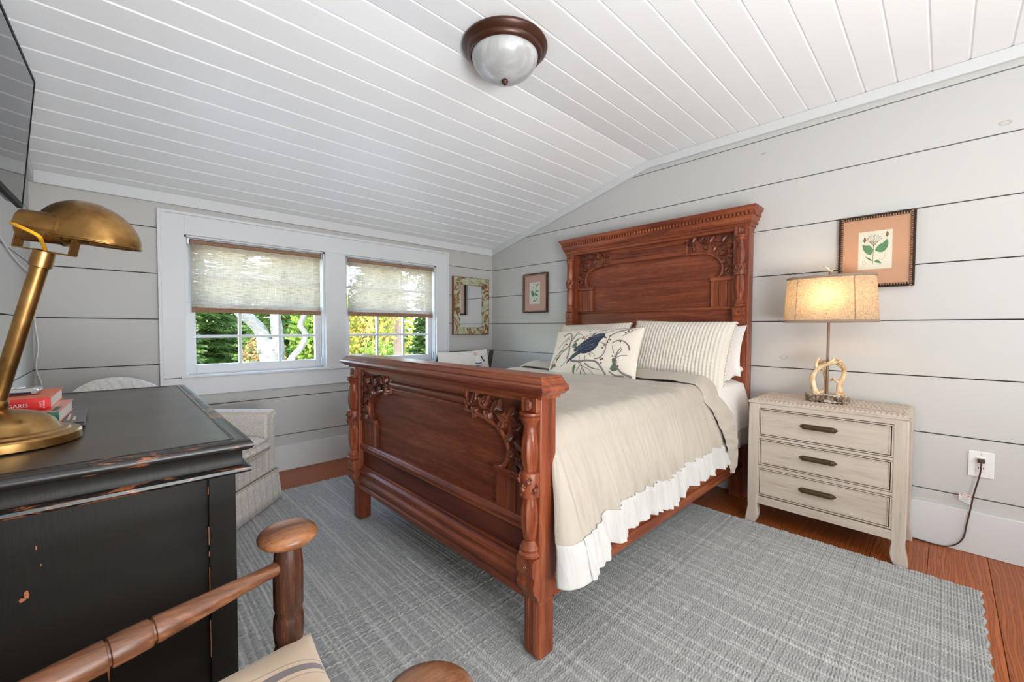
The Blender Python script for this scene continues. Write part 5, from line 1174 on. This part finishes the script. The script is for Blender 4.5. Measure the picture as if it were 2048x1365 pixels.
part('shade_rim', MB().tube(rim, .002, 6), M['brass'], bl, smooth=180)
cpts = [K - sa * .043, K - sa * .056 + ex * .006 - ey * .006, K - ex * .006 - ez * .008 - ey * .050, K + ex * .028 - ez * .026 - ey * .046, Q + ex * .020 + ez * .014 - ey * .022, Q + up_ * .003, Q - dA * .01]
part('cord', MB().tube(spline(cpts, 40), .0036, 8), M['yellow'], bl, smooth=180)

# ------------------------------------------------------------------ books and remote
def text_part(name, s_, size, loc, rot, mat, parent, ext=.0002):
    cu = bpy.data.curves.new(name, 'FONT'); cu.body = s_; cu.size = size; cu.extrude = ext; cu.align_x = 'CENTER'; cu.align_y = 'CENTER'
    tmp = bpy.data.objects.new(name, cu); dg = bpy.context.evaluated_depsgraph_get(); COL.objects.link(tmp); dg.update(); me = bpy.data.meshes.new_from_object(tmp.evaluated_get(bpy.context.evaluated_depsgraph_get())); bpy.data.objects.remove(tmp)
    me.name = name; me.materials.clear(); me.materials.append(mat); o = bpy.data.objects.new(name, me); COL.objects.link(o); o.parent = parent; o.location = loc; o.rotation_euler = rot; return o
M['bk_black'] = plain('black_cover', (.022, .019, .028), .35); M['bk_grey'] = plain('grey_cover', (.12, .11, .12), .4); M['bk_red'] = plain('red_cloth_cover', (.62, .02, .018), .4); M['bk_green'] = plain('green_spine', (.01, .12, .07), .45)
M['bk_white'] = plain('page_block', (.78, .74, .67), .8); M['bk_pink'] = plain('red_white_cover', (.72, .28, .25), .45); M['gold'] = plain('pale_gold_print', (.65, .52, .38), .5); M['bk_orange'] = plain('orange_cover', (.75, .17, .08), .5)
def book(name, label, w, d, h, loc, rz, cover, spine, pages=True):
    """spine faces local -y, length along x, near right corner at (w/2,-d/2)"""
    r = root(name, label, 'book', loc, (0, 0, rz), 'books stacked on the black desk'); t_ = .002
    part('cover', MB().box(-w / 2, w / 2, -d / 2, d / 2, h - t_, h).box(-w / 2, w / 2, -d / 2, d / 2, 0, t_), cover, r, local=True, bevel=.0008)
    part('spine', MB().prism([(-d / 2, 0), (-d / 2 - .003, h * .25), (-d / 2 - .003, h * .75), (-d / 2, h), (-d / 2 + .003, h), (-d / 2 + .003, 0)], 'X', -w / 2, w / 2), spine, r, local=True, bevel=.0005)
    part('pages', MB().box(-w / 2 + .003, w / 2 - .003, -d / 2 + .004, d / 2 - .003, t_, h - t_), M['bk_white'], r, local=True); return r
b1 = book('book', 'thin black book lying lowest under the red books on the desk', .215, .285, .013, (-.170, 1.643, DZ + .0015), math.radians(1), M['bk_grey'], M['bk_black'])
b2 = book('book', 'red and white hardback with a green spine, middle of the stack', .165, .235, .029, (-.180, 1.632, DZ + .0155), math.radians(-3), M['bk_pink'], M['bk_green'])
b3 = book('book', 'bright red hardback with white spine lettering, topmost of the stack', .160, .225, .030, (-.197, 1.676, DZ + .0455), math.radians(-2), M['bk_orange'], M['bk_red'])
text_part('lettering', 'ELLS \u00b7 GARIS', .0125, (.008, -.1158, .014), (PI / 2, 0, 0), M['bk_white'], b3)
text_part('lettering', 'PLATT\n& MUNK', .0052, (.066, -.1158, .015), (PI / 2, -PI / 2, 0), M['bk_white'], b3)
part('spine_ornament', MB().prism([(.022, .012), (.028, .017), (.064, .018), (.068, .014), (.062, .010), (.028, .009)], 'Y', -.1212, -.1206), M['gold'], b2, local=True)
part('white_label', MB().prism([(-.02, .004), (-.004, .004), (-.006, .025), (-.02, .025)], 'Y', -.1212, -.1206), M['bk_white'], b2, local=True)
part('cover_stripe', MB().box(.052, .062, -.06, .08, .0288, .0294), M['bk_white'], b2, local=True); part('cover_stripe', MB().box(.066, .076, -.09, -.02, .0288, .0294), M['bk_green'], b2, local=True)
part('title_print', MB().box(.085, .09, -.10, -.04, .0128, .0134).box(.075, .079, -.09, .02, .0128, .0134), M['gold'], b1, local=True, stuff=True)
M['silver'] = plain('silver_plastic', (.42, .42, .43), .22, metal=.7); M['btn'] = plain('white_button', (.75, .76, .76), .4)
rm = root('remote_control', 'silver and black remote control lying on the top red book', 'remote', (-.235, 1.672, DZ + .0765), (0, 0, math.radians(-5)))
part('body', MB().prism([(-.09, .0), (.085, .0), (.088, .004), (.092, .010), (.088, .016), (.08, .0185), (.02, .0165), (-.09, .016)], 'Y', -.022, .022), M['silver'], rm, local=True, bevel=.003)
part('lower_shell', MB().box(-.09, .078, -.0226, .0226, .001, .009), M['black'], rm, local=True, bevel=.003)
for i in range(9):
    for j in range(3): part('button', MB().box(-.082 + .0165 * i, -.071 + .0165 * i, -.016 + .011 * j, -.009 + .011 * j, .0150, .0185 + (.0012 if i > 6 else 0)), M['btn'], rm, local=True, bevel=.0012)

# ------------------------------------------------------------------ television
tvr = root('television', 'wall-mounted flat television with glossy black screen at the upper left', 'television', (-.25, 1.78, 1.66))
FT, FB_, NT_, NB_ = Vector((-.180, 2.146, 1.880)), Vector((-.217, 2.146, 1.449)), Vector((-.205, 1.42, 1.880)), Vector((-.242, 1.42, 1.449))
nrm = (FB_ - FT).cross(NT_ - FT).normalized(); nrm = nrm if nrm.x > 0 else -nrm
def tvp(s_, t_, d): return NT_.lerp(FT, s_).lerp(NB_.lerp(FB_, s_), t_) + nrm * d
def slab3(mb, s0, s1, t0, t1, d0, d1):
    vs = [tvp(a, b, c) for c in (d0, d1) for b in (t0, t1) for a in (s0, s1)]; return mb.add(vs, [(0, 2, 3, 1), (4, 5, 7, 6), (0, 1, 5, 4), (2, 6, 7, 3), (0, 4, 6, 2), (1, 3, 7, 5)])
M['bez'] = NT('bezel_plastic').set(color=(.006, .006, .007), rough=.5, spec=.1)
M['screen'] = NT('tv_screen').set(color=(.012, .013, .015), rough=.03, spec=.7, coat=.0)
M['screen'].node_tree.nodes['Principled BSDF'].inputs['IOR'].default_value = 1.55
part('screen', slab3(MB(), .012, .988, .02, .965, -.002, 0), M['screen'], tvr)
part('bezel', slab3(slab3(slab3(slab3(MB(), 0, 1, 0, .02, -.012, .0012), 0, 1, .965, 1, -.012, .0012), 0, .012, .02, .965, -.012, .0012), .988, 1, .02, .965, -.012, .0012), M['bez'], tvr)
part('housing', slab3(MB(), .02, .98, .03, .97, -.035, -.0025), M['black'], tvr, bevel=.004)
M['tealg'] = plain('glass_edge', (.10, .30, .27), .2)
part('glass_edge', slab3(MB(), 0, 1, -.006, -.001, -.004, .0012), M['tealg'], tvr)
part('wall_bracket', MB().box(XW + .001, XW + .012, 1.70, 1.86, 1.58, 1.76), M['black'], tvr, bevel=.002)
part('bracket_arm', MB().tube([(XW + .01, 1.78, 1.67), tvp(.5, .5, -.03)], .012, 10), M['black'], tvr)
single('tv_cable', MB().tube(spline([(XW + .008, 2.10, 1.45), (XW + .006, 2.8, 1.35), (XW + .008, 3.318, 1.30), (XW + .010, 3.325, 1.1), (XW + .020, 3.325, .95), (XW + .012, 3.325, .87), (XW + .012, 3.325, .82), (XW + .03, 3.322, .70), (XW + .03, 3.322, .30)], 60), .0035, 6), M['white'], 'thin white cable running down the left corner behind the desk', 'cable', (XW + .01, 3.32, .3), smooth=180)

# ------------------------------------------------------------------ wooden armchair in front
M['chairw'] = wood('worn_chair_wood', (.045, .014, .006), (.19, .066, .024), (.44, .19, .075), 'X', 2.2, .34, coat=.1)
M['chairp'] = wood('worn_chair_post', (.014, .005, .003), (.050, .015, .006), (.15, .045, .016), 'Z', 2.2, .24, coat=.3)
wc = root('wooden_armchair', 'worn turned-wood armchair with mushroom arm caps in the foreground', 'chair', (-.02, .575, RZ))
CY = .575
def turned(base, top, prof, seg=24):
    """prof: list (t along 0..1, r)"""
    b, t_ = Vector(base), Vector(top); return MB().tube([b.lerp(t_, k) for k, _ in prof], [r_ for _, r_ in prof], seg)
for sgn in (1, -1):
    px, py = .217, CY + sgn * .232
    pf = [(0, .016), (.04, .020), (.10, .022), (.14, .017), (.17, .023), (.30, .025), (.40, .024), (.44, .019), (.46, .024), (.50, .025), (.56, .024), (.62, .020), (.66, .024), (.685, .0245), (.70, .0245), (.715, .0215), (.73, .0240), (.76, .0255), (.79, .0245), (.805, .0215), (.82, .0245), (.93, .0245), (.96, .0225), (1, .0195)]
    part('arm_post', turned((px, py, RZ), (px, py, .676), pf), M['chairp'], wc, smooth=60)
    part('arm_cap', MB().lathe([(.018, .664), (.024, .667), (.042, .672), (.0475, .678), (.0485, .684), (.046, .690), (.036, .697), (.020, .7015), (.002, .703)], (px, py, 0), 36), M['chairw'], wc, smooth=60)
    bx, by = -.245, CY + sgn * .140
    part('back_post', turned((bx - .0, by, RZ), (bx - .03, by, .93), [(0, .015), (.2, .019), (.45, .021), (.5, .017), (.55, .02), (.8, .018), (.95, .016), (1, .012)]), M['chairp'], wc, smooth=60)
    a0, a1 = Vector((px - .012, py - sgn * .004, .632)), Vector((-.262, CY + sgn * .133, .607))
    pr = [(0, .0115), (.10, .0125), (.22, .0155), (.33, .0180), (.363, .0190), (.370, .0186), (.372, .0155), (.377, .0155), (.379, .0188), (.386, .0196), (.44, .0202), (.462, .0200), (.468, .0196), (.470, .0160), (.475, .0160), (.477, .0198), (.484, .0202), (.60, .0195), (.80, .0165), (1, .012)]
    part('arm_rail', MB().tube([a0.lerp(a1, k) for k, _ in pr], [q for _, q in pr], 20, flat=1.0), M['chairw'], wc, smooth=50)
    for z in (.20, .33): part('stretcher', turned((px, py, z), (bx, by, z + .005), [(0, .009), (.5, .013), (1, .009)], 12), M['chairp'], wc, smooth=60)
for z in (.16, .28): part('stretcher', turned((.217, CY - .23, z), (.217, CY + .23, z), [(0, .009), (.5, .014), (1, .009)], 12), M['chairp'], wc, smooth=60)
part('stretcher', turned((-.245, CY - .155, .25), (-.245, CY + .155, .25), [(0, .009), (.5, .013), (1, .009)], 12), M['chairp'], wc, smooth=60)
part('seat', MB().prism([(.235, CY - .235), (.235, CY + .235), (-.25, CY + .16), (-.25, CY - .16)], 'Z', .395, .420), M['chairw'], wc, bevel=.008)
for i, z in enumerate((.58, .72, .86)):
    part('back_slat', MB().grid(lambda u, v, z=z: (-.262 - .04 * math.sin(PI * u) - .03 * (z - .5), CY - .155 + .31 * u, z - .03 + .06 * v), 12, 2), M['chairw'], wc, smooth=180, solid=.01)
def mk_stripe():
    t = NT('striped_ticking'); sx = t.n.new('ShaderNodeSeparateXYZ'); t.l.new(t.co(), sx.inputs[0])
    y = sx.outputs[1]; n = t.noise(t.co(), 500, 2)
    def band(c, w): return t.math('LESS_THAN', t.math('ABSOLUTE', t.math('SUBTRACT', y, c)), w)
    c = t.mix(band(.125, .0075), (.62, .47, .33), (.13, .11, .13))
    for q in (.108, .142): c = t.mix(t.math('MULTIPLY', band(q, .0012), .7), c, (.25, .15, .14))
    c = t.mix(band(-.125, .0075), c, (.13, .11, .13)); c = t.mix(t.math('MULTIPLY', n, .3), c, (.52, .42, .33))
    return t.set(color=c, rough=.9, normal=t.bump(n, .3, .001), sheen=.2)
M['ticking'] = mk_stripe()
cs = root('seat_cushion', 'cream chair cushion with a navy stripe on the foreground wooden armchair', 'cushion', (.03, CY, .424))
def cush(u, v, s):
    a, b = 2 * u - 1, 2 * v - 1; k = max(0, (1 - abs(a) ** 5) * (1 - abs(b) ** 5)); h = .052 * k ** .5 + .006 * nz(a * 3, b * 3, 2) * k
    tuft = sum(math.exp(-((a - p) ** 2 + (b - q) ** 2) / .03) for p in (-.45, .45) for q in (-.45, .45)) * .012
    w = .215 + .022 * a; fl = 1 - .04 * (1 - b * b) * abs(a) ** 3; x = .225 * a * (1 - .05 * (1 - b * b)); y = b * w * (1 - .04 * (1 - a * a))
    corner = .012 * (abs(a) * abs(b)) ** 4
    return Vector((x, y, (.045 + (h - tuft if s > 0 else -min(h, .044)) + (corner if s > 0 else corner))))
mb = MB(); mb.grid(lambda u, v: cush(u, v, 1), 50, 50); mb.grid(lambda u, v: cush(1 - u, v, -1), 30, 30)
part('cushion_cover', mb, M['ticking'], cs, smooth=180, local=True)

# ------------------------------------------------------------------ upholstered armchair
def mk_damask():
    t = NT('cream_damask'); v = t.voro(t.co((1, 1, 1)), 90, 'SMOOTH_F1'); n = t.noise(t.co(), 75, 3, .6, 2.5)
    f = t.math('ADD', t.math('MULTIPLY', v, .4), t.math('MULTIPLY', n, .6)); c = t.ramp(f, [(.36, (.50, .44, .38)), (.47, (.66, .61, .56)), (.52, (.56, .50, .44)), (.60, (.70, .66, .62))])
    w = t.wave(t.co((1, 1, 0)), 5.5, 0, 0, 1, 'X'); c = t.mix(t.math('MULTIPLY', t.math('GREATER_THAN', w, .8), .4), c, (.50, .38, .25))
    return t.set(color=c, rough=.85, normal=t.bump(f, .15, .001), sheen=.2)
M['damask'] = mk_damask(); M['piping'] = plain('cream_piping', (.58, .48, .37), .8)
uc = root('upholstered_armchair', 'cream damask skirted armchair in the corner behind the black desk', 'armchair', (.212, 2.80, RZ), (0, 0, math.radians(47)))
hw, hd = .335, .36
part('base', MB().box(-hw + .02, hw - .02, -hd + .015, hd - .08, .17, .31), M['damask'], uc, local=True, bevel=.02, bseg=3)
def skirt(u, v):
    pts = [(-hw - .0, -hd), (hw, -hd), (hw, hd - .06), (-hw, hd - .06)]; P = 4 * u; i = int(P) % 4; f_ = P - int(P); a, b = pts[i], pts[(i + 1) % 4]
    o_ = 1 + .045 * (1 - v); x = (a[0] + (b[0] - a[0]) * f_) * o_; y = (a[1] + (b[1] - a[1]) * f_) * o_; return (x, y, .004 + .180 * v)
part('skirt', MB().grid(skirt, 80, 4, True), M['damask'], uc, local=True, smooth=40, solid=.006)
pts = [skirt(i / 80, 1) for i in range(81)]; part('skirt_piping', MB().tube([(p[0] * 1.004, p[1] * 1.004, p[2]) for p in pts], .004, 6), M['piping'], uc, local=True, smooth=180)
def sc_(u, v, s):
    a, b = 2 * u - 1, 2 * v - 1; k = max(0, (1 - abs(a) ** 8) * (1 - abs(b) ** 8)); h = .062 * k ** .35 + .02 * (1 - a * a) * (1 - b * b)
    return Vector((a * .232, -.085 + b * .30, .355 + s * h * (1 if s > 0 else .7)))
mb = MB(); mb.grid(lambda u, v: sc_(u, v, 1), 30, 30); mb.grid(lambda u, v: sc_(1 - u, v, -1), 30, 30)
part('seat_cushion', mb, M['damask'], uc, local=True, smooth=180)
for z in (.335, .392): part('cushion_piping', MB().tube([(-.228, -.37, z), (-.10, -.388, z), (.10, -.388, z), (.228, -.37, z)], .0035, 6), M['piping'], uc, local=True, smooth=180)
for s_ in (-1, 1):
    part('arm', MB().prism([(s_ * .235, .18), (s_ * .235, .50), (s_ * .25, .535), (s_ * .285, .552), (s_ * .325, .548), (s_ * .352, .525), (s_ * .355, .495), (s_ * .340, .475), (s_ * .328, .465), (s_ * .328, .18)], 'Y', -hd + .01, hd - .10), M['damask'], uc, local=True, bevel=.012, smooth=60, bseg=3)
    part('arm_scroll', MB().tube([(s_ * .322, -hd + .006, .505), (s_ * .322, -hd + .014, .505)], [.018, .024], 16), M['damask'], uc, local=True, smooth=50)
def back(u, v, s):
    a = 2 * u - 1; top = .775 - .10 * abs(a) ** 2.4 - .02 * a * a; z = .30 + (top - .30) * v; cur = .06 * (a * a); th = .055 * max(0, (1 - abs(a) ** 6)) ** .4 * (1 - v ** 8) ** .5
    return Vector((a * .315, .275 - cur + .06 * (v) + s * th, z))
mb = MB(); mb.grid(lambda u, v: back(u, v, -1), 40, 24); mb.grid(lambda u, v: back(1 - u, v, 1), 40, 24)
part('backrest', mb, M['damask'], uc, local=True, smooth=180)

# ------------------------------------------------------------------ side chair with cushion beyond the bed
M['darkw'] = wood('dark_chair_wood', (.012, .007, .005), (.035, .018, .012), (.07, .04, .025), 'Z', 1.5, .4)
fc = root('side_chair', 'dark wooden chair between the bed and the window wall', 'chair', (2.33, 3.0, 0))
for x in (2.045, 2.66):
    part('back_post', MB().tube(spline([(x, 3.20, .002), (x, 3.17, .42), (x + .005, 3.12, .65), (x + .02, 3.09, .838)], 14), .022, 12), M['darkw'], fc, smooth=60)
    part('front_leg', MB().tube([(x, 2.72, .012), (x, 2.72, .42)], [.015, .02], 10), M['darkw'], fc, smooth=60)
    part('side_rail', MB().box(x - .012, x + .012, 2.73, 3.16, .38, .42), M['darkw'], fc, bevel=.003)
for z in (.60, .80): part('back_rail', MB().box(2.06, 2.63, 3.088 + (.85 - z) * .13, 3.104 + (.85 - z) * .13, z - .02, z + .02), M['darkw'], fc, bevel=.004)
for y in (2.73, 3.16): part('seat_rail', MB().box(2.06, 2.62, y - .012, y + .012, .38, .42), M['darkw'], fc, bevel=.003)
part('seat', MB().box(2.05, 2.63, 2.70, 3.17, .42, .47), M['sheet'], fc, bevel=.015)
M['pcush'] = mk_cloth('white_canvas', (.78, .76, .72), (.70, .68, .64), scale=400)
def mpr(tilt, spin): return (Matrix.Rotation(-tilt, 4, 'X') @ Matrix.Rotation(spin, 4, 'Y')).to_euler()
r, f = make_pillow('bird_print_cushion', 'white cushion printed with a bird in a blue striped shirt on the dark chair', 'cushion', (2.285, 2.985, .655), mpr(.22, -.02), .57, .40, .13, M['pcush'], 50, seed=9, pinch=.05)
cw, ch = .60, .40
M['p_blue'] = mk_cloth('blue_print', (.05, .10, .28)); M['p_pink'] = mk_cloth('pink_print', (.75, .48, .48)); M['p_white'] = mk_cloth('white_print', (.88, .88, .87)); M['p_grey'] = mk_cloth('shadow_print', (.42, .50, .60))
for nm, pts, mt in (('bird_head_print', [(66, 10), (70, 6.5), (75, 8), (77, 12), (76, 16), (70, 17), (66, 15)], 'p_white'), ('pink_cap_print', [(63, 6), (66, 3), (71, 3), (73, 6), (68, 7)], 'p_pink'), ('bill_print', [(78, 9), (81, 8), (83, 12), (86, 15), (83, 15.5), (80, 12)], 't_blue'), ('eye_print', [(71, 10), (72, 9), (73, 10), (72, 11)], 't_blue')):
    mb = MB(); blob(mb, pts, .0012); part(nm, mb, M[mt], r, smooth=180, local=True)
for i in range(7):
    y_ = 16.5 + i * 3.0; mb = MB(); thread(mb, [(64 - i * .6, y_), (70, y_ + .8), (77 + i * .4, y_)], .0032 if i == 0 else .0020, n=10); part('shirt_stripe', mb, M['p_blue'], r, smooth=180, local=True)
